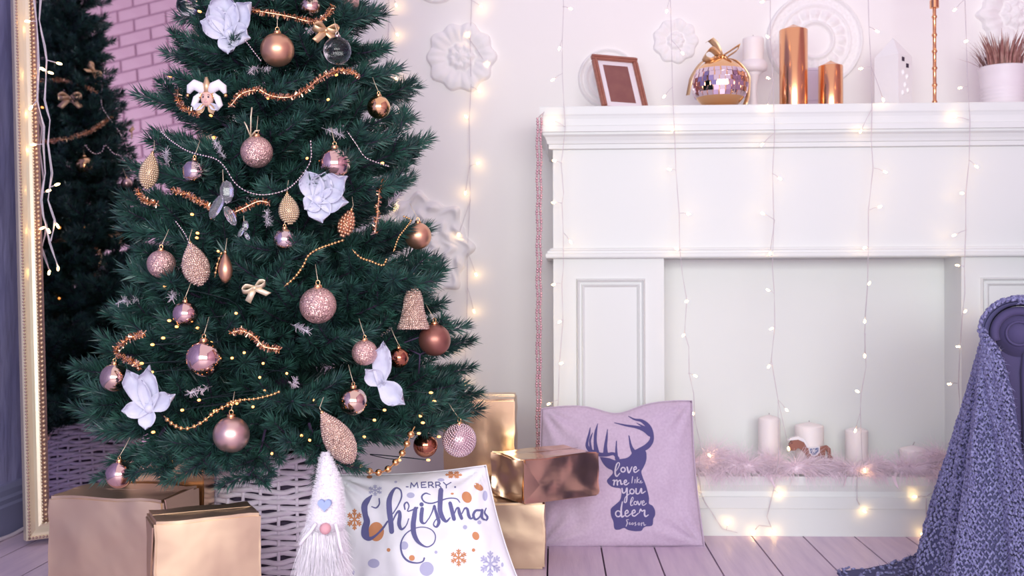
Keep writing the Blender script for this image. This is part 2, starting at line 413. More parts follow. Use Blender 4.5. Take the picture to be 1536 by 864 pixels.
# keep the tilted bottom edge on the shelf
o1 = o0 + V((0, 0, .0005))
b_ = lambda u, v, w, h, t0, t1: MB().obox(o1 + uu * u + vv * v + fn * t0, uu * w, vv * h, fn * (t1 - t0))
for (u, v, w, h) in ((0, 0, W_, fw), (0, H_ - fw, W_, fw), (0, fw, fw, H_ - 2 * fw), (W_ - fw, fw, fw, H_ - 2 * fw)):
    rl = b_(u, v, w, h, 0, ft).build('frame_rail', M_wood, fr, smooth=False)
    bv = rl.modifiers.new('edge', 'BEVEL'); bv.width = .004; bv.segments = 2
    b_(u + (.35 * fw if w < .03 else .002), v + (.35 * fw if h < .03 else .002), w * .3 if w < .03 else w - .004, h * .3 if h < .03 else h - .004, ft, ft + .003).build('frame_bead', M_wood, rl, smooth=False)
b_(fw, fw, W_ - 2 * fw, H_ - 2 * fw, .001, .005).build('white_mat', M_matboard, fr, smooth=False)
b_(fw + .019, fw + .021, W_ - 2 * fw - .038, H_ - 2 * fw - .036, .005, .0058).build('picture', M_picture, fr, smooth=False)
sp = o1 + uu * W_ * .5 + vv * H_ * .62; foot = V((sp.x, sp.y, zt)) + V((-.02, .10, .001))
MB().tube([sp - fn * .004, foot], .004, 6).build('easel_leg', M_wood, fr)
# mirrored ball ornament
c = on_shelf(1080, 3.20); rb = sz(40, 3.2)
db = thing('mirrored_ball', 'large copper ornament ball with mosaic mirror band and gold bow', 'ornament', c)
cc = c + V((0, 0, rb * .985))
MB().ball(cc, rb, 48, 28).build('ball', M_goldball, db)
tl = MB()
for i in range(6):
    la = math.radians(-24 + i * 10); n = int(30 * math.cos(la))
    for k in range(n):
        lo = 2 * PI * (k + .5 * (i % 2)) / n + rnd.uniform(-.02, .02)
        d = V((math.cos(la) * math.cos(lo), math.cos(la) * math.sin(lo), math.sin(la)))
        d2 = (d + V((rnd.uniform(-.16, .16), rnd.uniform(-.16, .16), rnd.uniform(-.16, .16)))).normalized()
        t = d2.cross(V((0, 0, 1))).normalized(); u = t.cross(d2)
        s = rb * .092
        tl.obox(cc + d * rb * .985 - t * s - u * s, t * 2 * s, u * 2 * s, d2 * rb * .04)
tl.build('mirror_tiles', M_tile, db, smooth=False, kind='stuff')
bd = MB()
for k in range(10):
    a = 2 * PI * k / 10; bd.ball(cc + V((math.cos(a) * .018, math.sin(a) * .018, rb + .000)), .0055, 8, 6)
bd.build('bead_crown', M_goldball, db)
def ribbon(pts, w, side, m=None, name='ribbon', parent=None, th=.0008, step=.006):
    pts = catmull([tuple(p) for p in pts], step); s = V(side)
    grid = [[V(p) - s * w / 2, V(p), V(p) + s * w / 2] for p in pts]
    return MB().sheet(grid, th).build(name, m or M_ribbon, parent)
tp = cc + V((0, -.012, rb))
ribbon([tp, tp + V((-.03, -.012, .022)), tp + V((-.05, -.01, -.002)), tp + V((-.03, -.015, -.012)), tp], .026, (.3, -.9, .4), parent=db, name='bow_loop')
ribbon([tp, tp + V((-.012, -.008, .03)), tp + V((-.03, -.004, .052)), tp + V((-.036, 0, .048))], .024, (.6, -.7, .3), parent=db, name='bow_tail')
ribbon([tp, tp + V((.02, -.01, .012)), tp + V((.055, -.006, .034)), tp + V((.05, -.004, .02)), tp + V((.02, 0, 0))], .02, (.2, -.95, .3), parent=db, name='bow_loop')
ribbon([tp, tp + V((.05, .01, -.012)), tp + V((.085, .012, -.06)), tp + V((.082, .01, -.115)), tp + V((.07, .005, -.146))], .016, (.7, -.7, 0), parent=db, name='bow_tail')
ribbon([tp, tp + V((-.05, .01, -.01)), tp + V((-.085, .012, -.06)), tp + V((-.095, .01, -.11))], .014, (.7, -.7, 0), parent=db, name='bow_tail')
# candlestick and candle
c = on_shelf(1130, 3.27); q = lambda px: sz(px, 3.27)
cs = thing('candlestick', 'white turned candlestick standing behind the mirrored ball', 'candlestick', c)
H = sz(157 - 77, 3.27)
MB().lathe(c, [(q(17), 0), (q(17), .006), (q(12), .012), (q(6), .03), (q(5), .06), (q(5.5), .09), (q(9), H - .045), (q(13), H - .036)], 32).build('stem', M_pot, cs)
MB().lathe(c, [(q(13), H - .036), (q(20), H - .030), (q(21), H - .02), (q(20.5), H - .008), (q(17), H - .002), (q(17), H)], 32).build('cup', M_pot, cs)
def candle(name, label, base, r, h, m, tip=.012, wick=True, group=None, bend=None, shoulder=.006):
    t = thing(name, label, 'candle', base, group)
    MB().lathe(base, [(r * .985, 0), (r, .002), (r, h - shoulder), (r * .97, h - shoulder * .4), (r * .86, h), (r * .4, h + tip * .55), (r * .05, h + tip)], 40).build('wax', m, t, angle=50)
    if wick:
        p = base + V((0, 0, h + tip * .8)); e = bend or (0, 0, .006)
        MB().tube([p, p + V(e) * .5, p + V(e)], .0012, 6).build('wick', M_wick, t)
    return t
candle('pillar_candle', 'white pillar candle in the candlestick cup', c + V((0, 0, H + .0003)), q(15.5), q(34), M_wax, .004)
candle('pillar_candle', 'tall metallic copper pillar candle on the mantel shelf', on_shelf(1190.5, 3.19), sz(20.6, 3.19), sz(119, 3.19), M_copper, .016, True, None, (0, 0, .002), .002)
candle('pillar_candle', 'short metallic copper pillar candle beside the tall one', on_shelf(1246, 3.19), sz(17.8, 3.19), sz(65, 3.19), M_copper, .015, True, None, (0, 0, .002), .002)
c = on_shelf(1219, 3.33)
t = thing('pedestal', 'small pale lilac pedestal block between the two copper candles', 'pedestal', c)
b = MB(); w = .028
for (z0, z1, e) in ((0, .045, 0), (.045, .049, -.002), (.049, .14, 0), (.14, .147, .003)): b.box(c.x - w - e, c.x + w + e, c.y - w - e, c.y + w + e, c.z + z0, c.z + z1)
b.build('block', mat('pale_lilac_paint', (.66, .58, .74), .6), t, smooth=False)
# ceramic house
c = on_shelf(1340, 3.24)
hs = thing('ceramic_house', 'white ceramic tea light house with two dark square windows', 'ornament', c)
a0 = math.radians(-50); ux = V((math.cos(a0), -math.sin(a0) * -1, 0)); ux = V((math.cos(a0), math.sin(a0), 0)); uy = V((-math.sin(a0), math.cos(a0), 0))
hw, hd = .040, .036; he, hp = .163, .222
cor = [c - ux * hw - uy * hd, c + ux * hw - uy * hd, c + ux * hw + uy * hd, c - ux * hw + uy * hd]
b = MB().add(cor + [k + V((0, 0, he)) for k in cor], [(3, 2, 1, 0), (0, 1, 5, 4), (1, 2, 6, 5), (2, 3, 7, 6), (3, 0, 4, 7), (4, 5, 6, 7)])
wl_ = b.build('walls', M_ceramic, hs, smooth=False)
b = MB().add([k + V((0, 0, he)) for k in cor] + [c + V((0, 0, hp))], [(3, 2, 1, 0), (0, 1, 4), (1, 2, 4), (2, 3, 4), (3, 0, 4)])
b.build('roof', M_ceramic, hs, smooth=False)
for (u, z) in ((-.012, .150), (.010, .133)):
    p = c + ux * hw + uy * u + V((0, 0, z))
    MB().obox(p - uy * .006 - V((0, 0, .006)) - ux * .002, uy * .012, V((0, 0, .012)), ux * .0035).build('window_opening', M_dark, hs, smooth=False)
for (u, z) in ((-.012, .11), (.008, .10), (-.002, .075), (.012, .06), (-.014, .05)):
    p = c + ux * hw + uy * u + V((0, 0, z))
    MB().ball(p, .006, 10, 6, (1, 1, 1.4)).build('relief_dot', M_ceramic, hs)
# bamboo rod candlestick
c = on_shelf(1402, 3.17)
rd = thing('copper_candlestick', 'tall thin copper candlestick shaped like a bamboo cane', 'candlestick', c)
s1 = sz(1, 3.17); prof = [(s1 * 4.2, 0), (s1 * 3.2, s1 * 2), (s1 * 2.6, s1 * 5)]
for y in (146, 121, 96, 71, 47, 20):
    h = (154 - y) * s1; prof += [(s1 * 2.6, h - s1 * 3), (s1 * 3.9, h - s1 * .8), (s1 * 3.9, h + s1 * .8), (s1 * 2.6, h + s1 * 3)]
prof += [(s1 * 2.6, s1 * 146), (s1 * 6.5, s1 * 147), (s1 * 6.5, s1 * 158), (s1 * 4, s1 * 160), (s1 * 4, s1 * 185), (s1 * 12, s1 * 188), (s1 * 12, s1 * 196)]
MB().lathe(c, prof, 16).build('cane', M_copper, rd, angle=40)
MB().lathe(c + V((0, 0, s1 * 187)), [(s1 * 13, 0), (s1 * 16, s1 * 6), (s1 * 14, s1 * 9)], 20).build('drip_cup', M_copper, rd)
# potted grass
c = on_shelf(1504, 3.20); q = lambda px: sz(px, 3.2)
pt = thing('potted_grass', 'white ribbed pot of dry reddish grass at the right of the mantel', 'potted plant', c)
prof = [(q(27), 0), (q(28.4), .003)]
for k in range(5):
    h = q(6 + k * 5.5); prof += [(q(29 + k * .35), h), (q(30 + k * .35), h + .003), (q(29 + k * .35), h + .006)]
prof += [(q(32.5), q(50)), (q(34.5), q(56)), (q(35), q(60)), (q(33), q(60)), (q(31), q(52)), (0.001, q(51))]
MB().lathe(c, prof, 40).build('pot', M_pot, pt)
b = MB()
for k in range(190):
    a = rnd.uniform(0, 2 * PI); r = q(29) * math.sqrt(rnd.random()); p = c + V((r * math.cos(a), r * math.sin(a), q(52)))
    L = q(rnd.uniform(34, 66)); out = V((math.cos(a), math.sin(a), 0)) * (r / q(29)) * rnd.uniform(.25, .75) * L
    if k == 0: p = c + V((-q(30), -.01, q(52))); L = q(24); out = V((-q(38), 0, 0))
    tt = V((math.cos(a + 1.57), math.sin(a + 1.57), 0)) * q(1.5) if k else V((0, .003, .002))
    pts = [p + out * (s * s * .9 + .1 * s) + V((0, 0, L * (s - .12 * s * s))) for s in (0, .35, .7, 1)]
    n = len(b.v); ws = (1, .9, .6, .05)
    b.add([x - tt * w for x, w in zip(pts, ws)] + [x + tt * w for x, w in zip(pts, ws)], [(0, 1, 5, 4), (1, 2, 6, 5), (2, 3, 7, 6)])
b.build('grass_blades', M_grass, pt, kind='stuff')
MB().lathe(c + V((0, 0, q(50))), [(q(30), 0), (q(30), .004)], 24).build('soil', M_dark, pt)

# ------------------------------------------------------------------ things in the alcove
za = ZB + .0005
YA = 3.17
cl = 'white pillar candles in the alcove'
def alc(px, Y=YA): v = P(px, 700, Y); return V((v.x, Y, za))
def acand(px, ytop, rpx, label, bend=None):
    r = sz(rpx, YA); h = P(px, ytop, YA).z - za - .008
    candle('pillar_candle', label, alc(px), r, h, M_wax, .008, True, cl, bend)
acand(1154, 622, 16, 'tallest slim white pillar candle at the left inside the alcove')
acand(1214, 633, 21, 'thick white pillar candle behind the toy horse')
acand(1285, 640, 16.5, 'slim white pillar candle right of the toy horse')
acand(1369, 668, 18.5, 'short white candle with bent wick at the right inside the alcove', (.006, 0, .012))
# toy rocking horse (flat wooden cutout with real thickness)
hz = lambda zx, zy: (1024 + zx / 4, 600 + zy / 4)
def cutout(pts, Y, th, scale=1):
    pp = [P(*hz(*p), Y) for p in pts]; n = len(pp)
    return MB().add([p + V((0, -th / 2, 0)) for p in pp] + [p + V((0, th / 2, 0)) for p in pp],
                    [tuple(range(n)), tuple(range(n, 2 * n))[::-1]] + [(i, i + n, (i + 1) % n + n, (i + 1) % n) for i in range(n)])
YH = 3.125
hp0 = P(*hz(770, 400), YH)
hr = thing('toy_horse', 'small brown wooden toy horse with white mane and blue saddle', 'toy', hp0)
body = [(638, 262), (650, 245), (690, 232), (725, 250), (755, 285), (800, 290), (835, 278), (865, 272), (885, 290), (888, 330), (902, 345), (890, 368), (872, 362), (866, 312), (858, 290), (850, 340), (858, 365), (838, 365), (830, 335), (800, 345), (770, 342), (765, 372), (748, 374), (742, 330), (712, 300), (690, 285), (672, 302), (640, 302)]
cutout(body, YH, .012).build('body', M_horse, hr, smooth=False)
cutout([(628, 240), (650, 225), (690, 217), (725, 232), (750, 262), (757, 288), (745, 286), (725, 252), (690, 236), (655, 240)], YH - .002, .014).build('mane', M_horsewhite, hr, smooth=False)
cutout([(752, 285), (820, 278), (818, 312), (802, 332), (775, 335), (758, 318)], YH - .002, .014).build('saddle_edge', M_horsewhite, hr, smooth=False)
cutout([(760, 290), (813, 284), (811, 309), (798, 325), (777, 328), (764, 315)], YH - .003, .015).build('saddle', M_horseblue, hr, smooth=False)
sfl = MB(); sc_ = P(*hz(787, 305), YH - .0115)
for k in range(3):
    a = k * PI / 3; d = V((math.cos(a), 0, math.sin(a))); n_ = V((-math.sin(a), 0, math.cos(a)))
    sfl.obox(sc_ - d * .008 - n_ * .0009, d * .016, n_ * .0018, V((0, .001, 0)))
sfl.build('snowflake', M_horsewhite, hr, smooth=False)
MB().ball(P(*hz(655, 258), YH - .006), .0016, 8, 6).build('eye', M_dark, hr)
MB().tube([P(*hz(x, y), YH) for x, y in ((690, 378), (740, 388), (800, 388), (860, 378), (895, 362))], .004, 8).build('rocker', M_horse, hr)
# fur strands
def strands(b, root, d, L, w, droop, segs=3, curl=.2):
    d = d.normalized(); s = d.cross(V((rnd.uniform(-1, 1), rnd.uniform(-1, 1), rnd.uniform(-1, 1))))
    s = s.normalized() * w if s.length > 1e-5 else V((w, 0, 0))
    pts = [root]; p = root.copy(); dd = d.copy()
    for k in range(segs):
        dd = (dd + V((rnd.uniform(-curl, curl), rnd.uniform(-curl, curl), rnd.uniform(-curl, curl) - droop))).normalized()
        p = p + dd * (L / segs); pts.append(p)
    n = len(pts); ws = [1 - .85 * k / (n - 1) for k in range(n)]
    b.add([x - s * q for x, q in zip(pts, ws)] + [x + s * q for x, q in zip(pts, ws)], [(k, k + 1, n + k + 1, n + k) for k in range(n - 1)])
fg = thing('fur_garland', 'fluffy pale pink fur garland lying along the alcove floor', 'garland', V((P(1240, 715, 3.12).x, 3.12, ZB)))
core = []
mound = lambda px: .030 * math.exp(-((px - 1075) / 45) ** 2) + .034 * math.exp(-((px - 1425) / 38) ** 2) + .008 * math.exp(-((px - 1190) / 40) ** 2)
for k in range(40):
    px = 1036 + k * 10.2; core.append(V((P(px, 700, 3.11).x, 3.105 + .012 * math.sin(k * .7), ZB + .0145 + mound(px) * .5)))
MB().tube(core, [.012 + mound(1036 + k * 10.2) * .45 for k in range(40)], 8).build('core', M_furpink, fg)
b = MB()
for k in range(6500):
    i = rnd.uniform(0, 38.99); i0 = int(i); c0 = core[i0].lerp(core[i0 + 1], i - i0); px = 1036 + i * 10.2
    a = rnd.uniform(-.5, PI * .8); sway = math.sin(i * .8) + .6 * math.sin(i * 2.1)
    d = V((sway * .9 + rnd.uniform(-.6, .6), -math.cos(a) * .8, math.sin(a) * .7))
    strands(b, c0 + V((rnd.uniform(-.01, .01), -math.cos(a), math.sin(a))) * (.012 + mound(px) * .4), d, rnd.uniform(.03, .075) * (1 + mound(px) * 14), .0006, .20, 4, .16)
for k in range(700):
    i = rnd.uniform(0, 38.99); i0 = int(i); c0 = core[i0].lerp(core[i0 + 1], i - i0)
    if math.sin(i * 1.9) + .5 * math.sin(i * .7) < .1: continue
    strands(b, V((c0.x, 3.073, ZB + .014)), V((math.sin(i) * .5 + rnd.uniform(-.3, .3), -.75, -.1)), rnd.uniform(.03, .06), .0006, .34, 5, .12)
for v in b.v:
    if v.z < ZB + .001 and v.y > 3.066: v.z = ZB + .001 + rnd.random() * .004
b.build('fur', M_furpink, fg, kind='stuff')

# ------------------------------------------------------------------ curtain of fairy lights
bulb_proto = None
def led(parent, p, d, m=M_led, r=.0026, L=.010, name='bulb'):
    d = d.normalized()
    return MB().lathe(p, [(r * .6, 0), (r, L * .2), (r, L * .75), (r * .5, L)], 8, d).build(name, m, parent)
def light_string(label, wire, bulbs, Yfn, group, wirem=M_wire, twist=.0016, wr=.0006, name='string_light', ledm=M_led, ledr=.0026):
    w3 = [P(x, y, Yfn(x, y)) for x, y in wire]
    t = thing(name, label, 'string light', w3[-1], group)
    path = [V(p) for p in catmull([tuple(p) for p in w3], .012)]
    wig = []; 
    for i, p in enumerate(path): wig.append(p + V((.0022 * math.sin(i * 1.7) + .0012 * math.sin(i * .63), .001 * math.cos(i * 1.1), 0)))
    for s in (0, PI):
        pts = []
        for i in range(len(wig) - 1):
            for k in range(2):
                q = wig[i].lerp(wig[i + 1], k / 2); a = (i * 2 + k) * 1.05 + s
                pts.append(q + V((math.cos(a), math.sin(a), 0)) * twist / 2)
        MB().tube(pts, wr, 4).build('wire', wirem, t)
    for (bx, by) in bulbs:
        Yb = Yfn(bx, by) ; p = P(bx, by, Yb)
        near = min(path, key=lambda q: (q - p).length + (.3 if q.z < p.z - .02 else 0))
        d = (p - near); d = d if d.length > .004 else V((.006, -.003, .002)); d = d.normalized()
        base_ = p - d * .005
        MB().tube([near, near.lerp(base_, .5) + V((0, 0, .002)), base_], .0009, 4).build('bulb_stem', wirem, t)
        led(t, base_, d, ledm, ledr)
    return t
grp = 'curtain of fairy lights'
Yc = lambda x, y: 3.066 if y < 800 else 3.062
Ywl = lambda x, y: YW - .022
light_string('fairy light strand hanging on the wall closest to the tree top', [(583, -40), (582, 30), (580, 90), (581, 180), (580, 300), (582, 420), (579, 520)],
             [(594, 8), (596, 52), (594, 118), (590, 177), (570, 245), (590, 310), (572, 380), (590, 450), (585, 515)], Ywl, grp)
light_string('fairy light strand hanging on the wall across the flower rosette', [(705, -40), (706, 0), (705, 60), (707, 130), (703, 180), (704, 250), (706, 300), (702, 380), (701, 430), (700, 480), (699, 540), (697, 590)],
             [(722, 10), (700, 52), (730, 97), (719, 137), (699, 175), (717, 245), (698, 290), (688, 352), (714, 412), (711, 467), (684, 521), (697, 577)], Ywl, grp)
light_string('fairy light strand down the left edge of the fireplace', [(843, -40), (844, 10), (843, 60), (844, 110), (845, 160), (847, 190), (845, 230), (843, 245), (845, 290), (843, 305), (846, 350), (845, 400), (841, 425), (844, 480), (840, 545), (837, 600), (834, 640)],
             [(856, 13), (839, 73), (829, 120), (829, 180), (831, 241), (830, 304), (856, 363), (830, 427), (839, 483), (842, 545), (823, 606)], Yc, grp)
light_string('fairy light strand over the left side of the alcove beside the deer pillow', [(1003, -40), (1004, 0), (1007, 60), (1009, 130), (1011, 200), (1013, 255), (1020, 320), (1021, 375), (1023, 410), (1030, 450), (1028, 500), (1033, 520), (1032, 560), (1040, 590), (1043, 630), (1051, 670), (1047, 705), (1053, 740), (1074, 780), (1084, 793), (1110, 800)],
             [(1000, 17), (1024, 80), (996, 145), (1008, 194), (1004, 254), (1033, 321), (1015, 373), (1030, 452), (1025, 503), (1043, 564), (1039, 620), (1064, 683), (1041, 737), (1092, 785)], Yc, grp)
light_string('fairy light strand passing left of the tall copper candle', [(1154, -40), (1154, 0), (1155, 60), (1160, 120), (1161, 200), (1158, 260), (1162, 330), (1160, 400), (1161, 440), (1162, 490), (1158, 540), (1167, 600), (1166, 690), (1160, 735), (1151, 775), (1156, 790), (1140, 788), (1129, 801)],
             [(1143, 3), (1151, 55), (1152, 117), (1151, 160), (1143, 217), (1170, 268), (1144, 320), (1155, 380), (1152, 435), (1157, 493), (1153, 550), (1180, 615), (1183, 673), (1170, 742), (1161, 799), (1130, 801)], Yc, grp)
light_string('fairy light strand passing left of the ceramic house', [(1301, -40), (1301, 0), (1303, 40), (1307, 100), (1307, 165), (1306, 210), (1311, 252), (1304, 315), (1302, 370), (1301, 430), (1298, 500), (1299, 550), (1290, 590), (1290, 620), (1294, 690), (1285, 720), (1285, 750), (1295, 765)],
             [(1316, 47), (1291, 103), (1325, 150), (1291, 197), (1328, 258), (1320, 310), (1297, 372), (1304, 425), (1297, 482), (1297, 534), (1286, 587), (1283, 646), (1297, 706), (1297, 767)], Yc, grp)
light_string('fairy light strand left of the potted red grass', [(1446, -40), (1446, 0), (1449, 60), (1452, 130), (1454, 180), (1453, 240), (1450, 290), (1450, 345), (1446, 400), (1447, 440), (1445, 470), (1440, 520), (1436, 575), (1440, 620), (1438, 660), (1430, 700), (1405, 735), (1388, 745), (1390, 775), (1385, 800)],
             [(1432, 15), (1449, 62), (1440, 132), (1432, 175), (1465, 250), (1443, 290), (1431, 353), (1436, 398), (1448, 467), (1437, 520), (1424, 576), (1448, 640), (1431, 702), (1372, 745), (1384, 801)], Yc, grp)

# pink pearl garland hanging at the left end of the mantel
gp = thing('pearl_garland', 'double strand of dusty pink pearls hanging at the left end of the mantel', 'garland', P(808, 690, 3.065))
for j, (xa, xb) in enumerate(((806, 805.5), (811.5, 810))):
    pts = [P(816, 168, 3.072), P(812 - j, 176, 3.066)] if j else [P(814, 170, 3.072)]
    bb_ = MB()
    path = []
    for k in range(126):
        t = k / 125; path.append(P(xa + (xb - xa) * t + .7 * math.sin(k * .5 + j), 178 + t * (690 - 178), 3.065))
    MB().tube([pts[0]] + path[::3], .0008, 4).build('cord', M_pinkbead, gp)
    for k, p in enumerate(path): bb_.ball(p, .0044 if k % 3 else .0034, 8, 6)
    bb_.build('pearls', M_pinkbead, gp, kind='stuff')

# ------------------------------------------------------------------ standing mirror
MA, MBt = math.radians(38.5), math.radians(5.5)      # turn and lean
mu = V((math.cos(MA), math.sin(MA), 0)); mn = V((math.sin(MA), -math.cos(MA), 0))     # along the bottom edge, horizontal facing
mv = (V((0, 0, 1)) * math.cos(MBt) - mn * math.sin(MBt)).normalized(); mN = mu.cross(mv).normalized()
if mN.dot(mn) < 0: mN = -mN
m0 = V((*P(36, 822, 2.92).to_2d(), .014))
MW, MH, MF = .60, 1.74, .066
mr = thing('standing_mirror', 'tall leaning mirror with carved pale gold frame behind the tree', 'mirror', V((m0.x, m0.y, 0)))
def mbox(u, v, w, h, t0, t1): return MB().obox(m0 + mu * u + mv * v + mN * t0, mu * w, mv * h, mN * (t1 - t0))
mbox(MF - .006, MF - .006, MW - 2 * MF + .012, MH - 2 * MF + .012, .004, .010).build('mirror_glass', M_mirror, mr, smooth=False)
mbox(.01, .01, MW - .02, MH - .02, -.004, .003).build('backing_board', M_golddark, mr, smooth=False)
def frame_strip(name, a, b, prof, m, vert_axis):
    """mitred frame side; prof: (inset, height)"""
    grid = []
    for s in (0, 1):
        row = []
        for ins, h in prof:
            if vert_axis == 'L': p = m0 + mu * ins + mv * (ins if s == 0 else MH - ins)
            elif vert_axis == 'R': p = m0 + mu * (MW - ins) + mv * (ins if s == 0 else MH - ins)
            elif vert_axis == 'B': p = m0 + mv * ins + mu * (ins if s == 0 else MW - ins)
            else: p = m0 + mv * (MH - ins) + mu * (ins if s == 0 else MW - ins)
            row.append(p + mN * h)
        grid.append(row)
    n = len(prof); vs = grid[0] + grid[1]; fs = [(i, i + 1, i + 1 + n, i + n) for i in range(n - 1)] + [tuple(range(n)), tuple(range(n, 2 * n)), (0, n, 2 * n - 1, n - 1)]
    b_ = MB().add(vs, fs)
    o = b_.build(name, m, mr, smooth=False)
    bm = bmesh.new(); bm.from_mesh(o.data); bmesh.ops.recalc_face_normals(bm, faces=bm.faces); bm.to_mesh(o.data); bm.free()
    return o
for side in 'LRBT':
    rail = frame_strip('frame_rail', 0, 0, [(0, -.004), (0, .030), (.004, .034), (.010, .034), (.012, .030), (.018, .026), (.026, .022), (.034, .022), (.042, .026), (.044, .028), (.044, -.004)], M_goldpale, side)
    frame_strip('carved_band', 0, 0, [(.045, -.003), (.045, .024), (.049, .028), (.058, .026), (.062, .016), (MF, .012), (MF, -.003)], M_golddark, side)
def bead_row(ins, h, step, r, m, name):
    b = MB()
    for k in range(int((MH - 2 * ins) / step)):
        b.ball(m0 + mu * ins + mv * (ins + k * step) + mN * h, r, 6, 4)
    for k in range(int((MW - 2 * ins) / step)):
        b.ball(m0 + mv * ins + mu * (ins + k * step) + mN * h, r, 6, 4)
    b.build(name, m, mr, kind='stuff')
bead_row(.007, .035, .009, .0038, M_golddark, 'outer_beading')
bead_row(.0435, .029, .009, .0034, M_goldpale, 'inner_beading')
bead_row(.0535, .028, .013, .0052, M_gold, 'carved_leaves')
mp0 = m0 + mN * .010
def mray(px, py):
    d = ray(px, py).normalized(); t = (mp0 - CAM).dot(mN) / d.dot(mN); h = CAM + d * t
    return h, (d - mN * 2 * d.dot(mN)).normalized()
def on_mirror(px, py, off):
    d = ray(px, py); t = (mp0 + mN * off - CAM).dot(mN) / d.dot(mN); return CAM + d * t
def mirror_lights():
    A = [(49, -40), (51, 0), (55, 32), (58, 100), (56, 150), (66, 190), (65, 216), (68, 260), (62, 300), (69, 340), (75, 365), (87, 400)]
    B = [(62, -40), (61, 0), (59, 30), (70, 90), (67, 150), (75, 180), (72, 215), (78, 260), (72, 300), (82, 330), (76, 362)]
    bl = [(42, 32), (88, 95), (63, 103), (47, 161), (51, 217), (85, 277), (64, 342), (86, 338), (87, 402)]
    t = thing('string_light', 'white twisted wire light strand hanging over the left side of the mirror', 'string light', on_mirror(87, 402, .05))
    paths = []
    for L in (A, B):
        w = [V(p) for p in catmull([tuple(on_mirror(x, y, .05)) for x, y in L], .006)]
        paths += w
        for s in (0, PI):
            MB().tube([q + V((math.cos(i * .9 + s), math.sin(i * .9 + s), 0)) * .0018 for i, q in enumerate(w)], .0013, 5).build('wire', M_wirewhite, t)
    for x, y in bl:
        p = on_mirror(x, y, .052); near = min(paths, key=lambda q: (q - p).length); d = p - near
        d = d.normalized() if d.length > .003 else V((0, 0, -1))
        MB().tube([near, p - d * .004], .0014, 5).build('bulb_stem', M_wirewhite, t); led(t, p - d * .005, d, M_led, .003, .014)
mirror_lights()

# ------------------------------------------------------------------ tree
TX, TY = P(421, 600, 2.52).x, 2.52
def RT(z): return float(np.interp(z, [.36, .42, .52, .65, .763, .92, 1.078, 1.236, 1.393, 2.04], [.44, .465, .425, .405, .370, .330, .290, .245, .185, .02]))
tree = thing('christmas_tree', 'green artificial fir tree standing in a whitewashed wicker basket', 'tree', (TX, TY, .03))
MB().tube([(TX, TY, .03), (TX, TY, .9), (TX, TY, 2.05)], [.022, .017, .005], 10).build('trunk', M_twig, tree)
def fir_branch(L, seed):
    r = random.Random(seed); R_ = np.random.RandomState(seed)
    curves = []
    up = r.uniform(.10, .22)
    main = [(L * s, .02 * L * math.sin(s * 5 + seed), up * L * s * s - .06 * L * s) for s in np.linspace(0, 1, 9)]
    curves.append((main, .0045, .22))
    nt = max(3, int(L / .066))
    for i in range(nt):
        s = .22 + .68 * i / max(1, nt - 1); q = main[min(8, int(s * 8))]
        p0 = np.array(q) + (np.array(main[min(8, int(s * 8) + 1)]) - np.array(q)) * (s * 8 - int(s * 8))
        for sd in (-1, 1):
            if r.random() < .06: continue
            l = (.075 + .10 * (1 - s) * L / .45) * r.uniform(.8, 1.2); a = sd * r.uniform(.55, 1.0); e = r.uniform(-.18, .38)
            d = np.array((math.cos(a) * math.cos(e), math.sin(a) * math.cos(e), math.sin(e)))
            pts = [tuple(p0 + d * l * t + np.array((l * .12, 0, l * .18)) * t * t) for t in np.linspace(0, 1, 4)]
            curves.append((pts, .0022, 0.0))
    vs = []; fs = []; mi = []
    b = MB()
    for pts, rad, s0 in curves: b.tube(pts, [rad * (1 - .6 * i / (len(pts) - 1)) for i in range(len(pts))], 4)
    vs = [tuple(v) for v in b.v]; fs = list(b.f); mi = [1] * len(fs)
    nb = len(vs)
    pos = []; tan = []; tt = []
    for pts, rad, s0 in curves:
        p = np.array(pts); seg = np.linalg.norm(np.diff(p, axis=0), axis=1); cum = np.concatenate([[0], np.cumsum(seg)]); T = cum[-1]
        n = int(T * (1 - s0) * 2300); u = s0 * T + R_.rand(n) * T * (1 - s0)
        q = np.stack([np.interp(u, cum, p[:, k]) for k in range(3)], 1)
        q2 = np.stack([np.interp(np.minimum(u + .005, T), cum, p[:, k]) - np.interp(np.minimum(u + .005, T) - .01, cum, p[:, k]) for k in range(3)], 1)
        q2 /= np.linalg.norm(q2, axis=1)[:, None] + 1e-9
        pos.append(q); tan.append(q2); tt.append((T - u))
    pos = np.concatenate(pos); tan = np.concatenate(tan); tt = np.concatenate(tt); n = len(pos)
    rv = R_.randn(n, 3); perp = rv - tan * (rv * tan).sum(1)[:, None]; perp /= np.linalg.norm(perp, axis=1)[:, None]
    ang = np.where(tt < .012, R_.uniform(.15, .8, n), R_.uniform(.55, .95, n))
    d = tan * np.cos(ang)[:, None] + perp * np.sin(ang)[:, None]; d[:, 2] += .08; d /= np.linalg.norm(d, axis=1)[:, None]
    ln = R_.uniform(.027, .042, n); side = np.cross(d, R_.randn(n, 3)); side /= np.linalg.norm(side, axis=1)[:, None]
    w = .0014
    a0 = pos; a1 = pos + d * (ln * .45)[:, None] + side * w; a2 = pos + d * ln[:, None]; a3 = pos + d * (ln * .45)[:, None] - side * w
    allv = np.stack([a0, a1, a2, a3], 1).reshape(-1, 3)
    vs += [tuple(x) for x in allv]; fs += [(nb + 4 * i, nb + 4 * i + 1, nb + 4 * i + 2, nb + 4 * i + 3) for i in range(n)]; mi += [0] * n
    me = bpy.data.meshes.new('branch'); me.from_pydata(vs, [], fs); me.materials.append(M_needle); me.materials.append(M_twig)
    me.polygons.foreach_set('material_index', mi); me.update(); return me
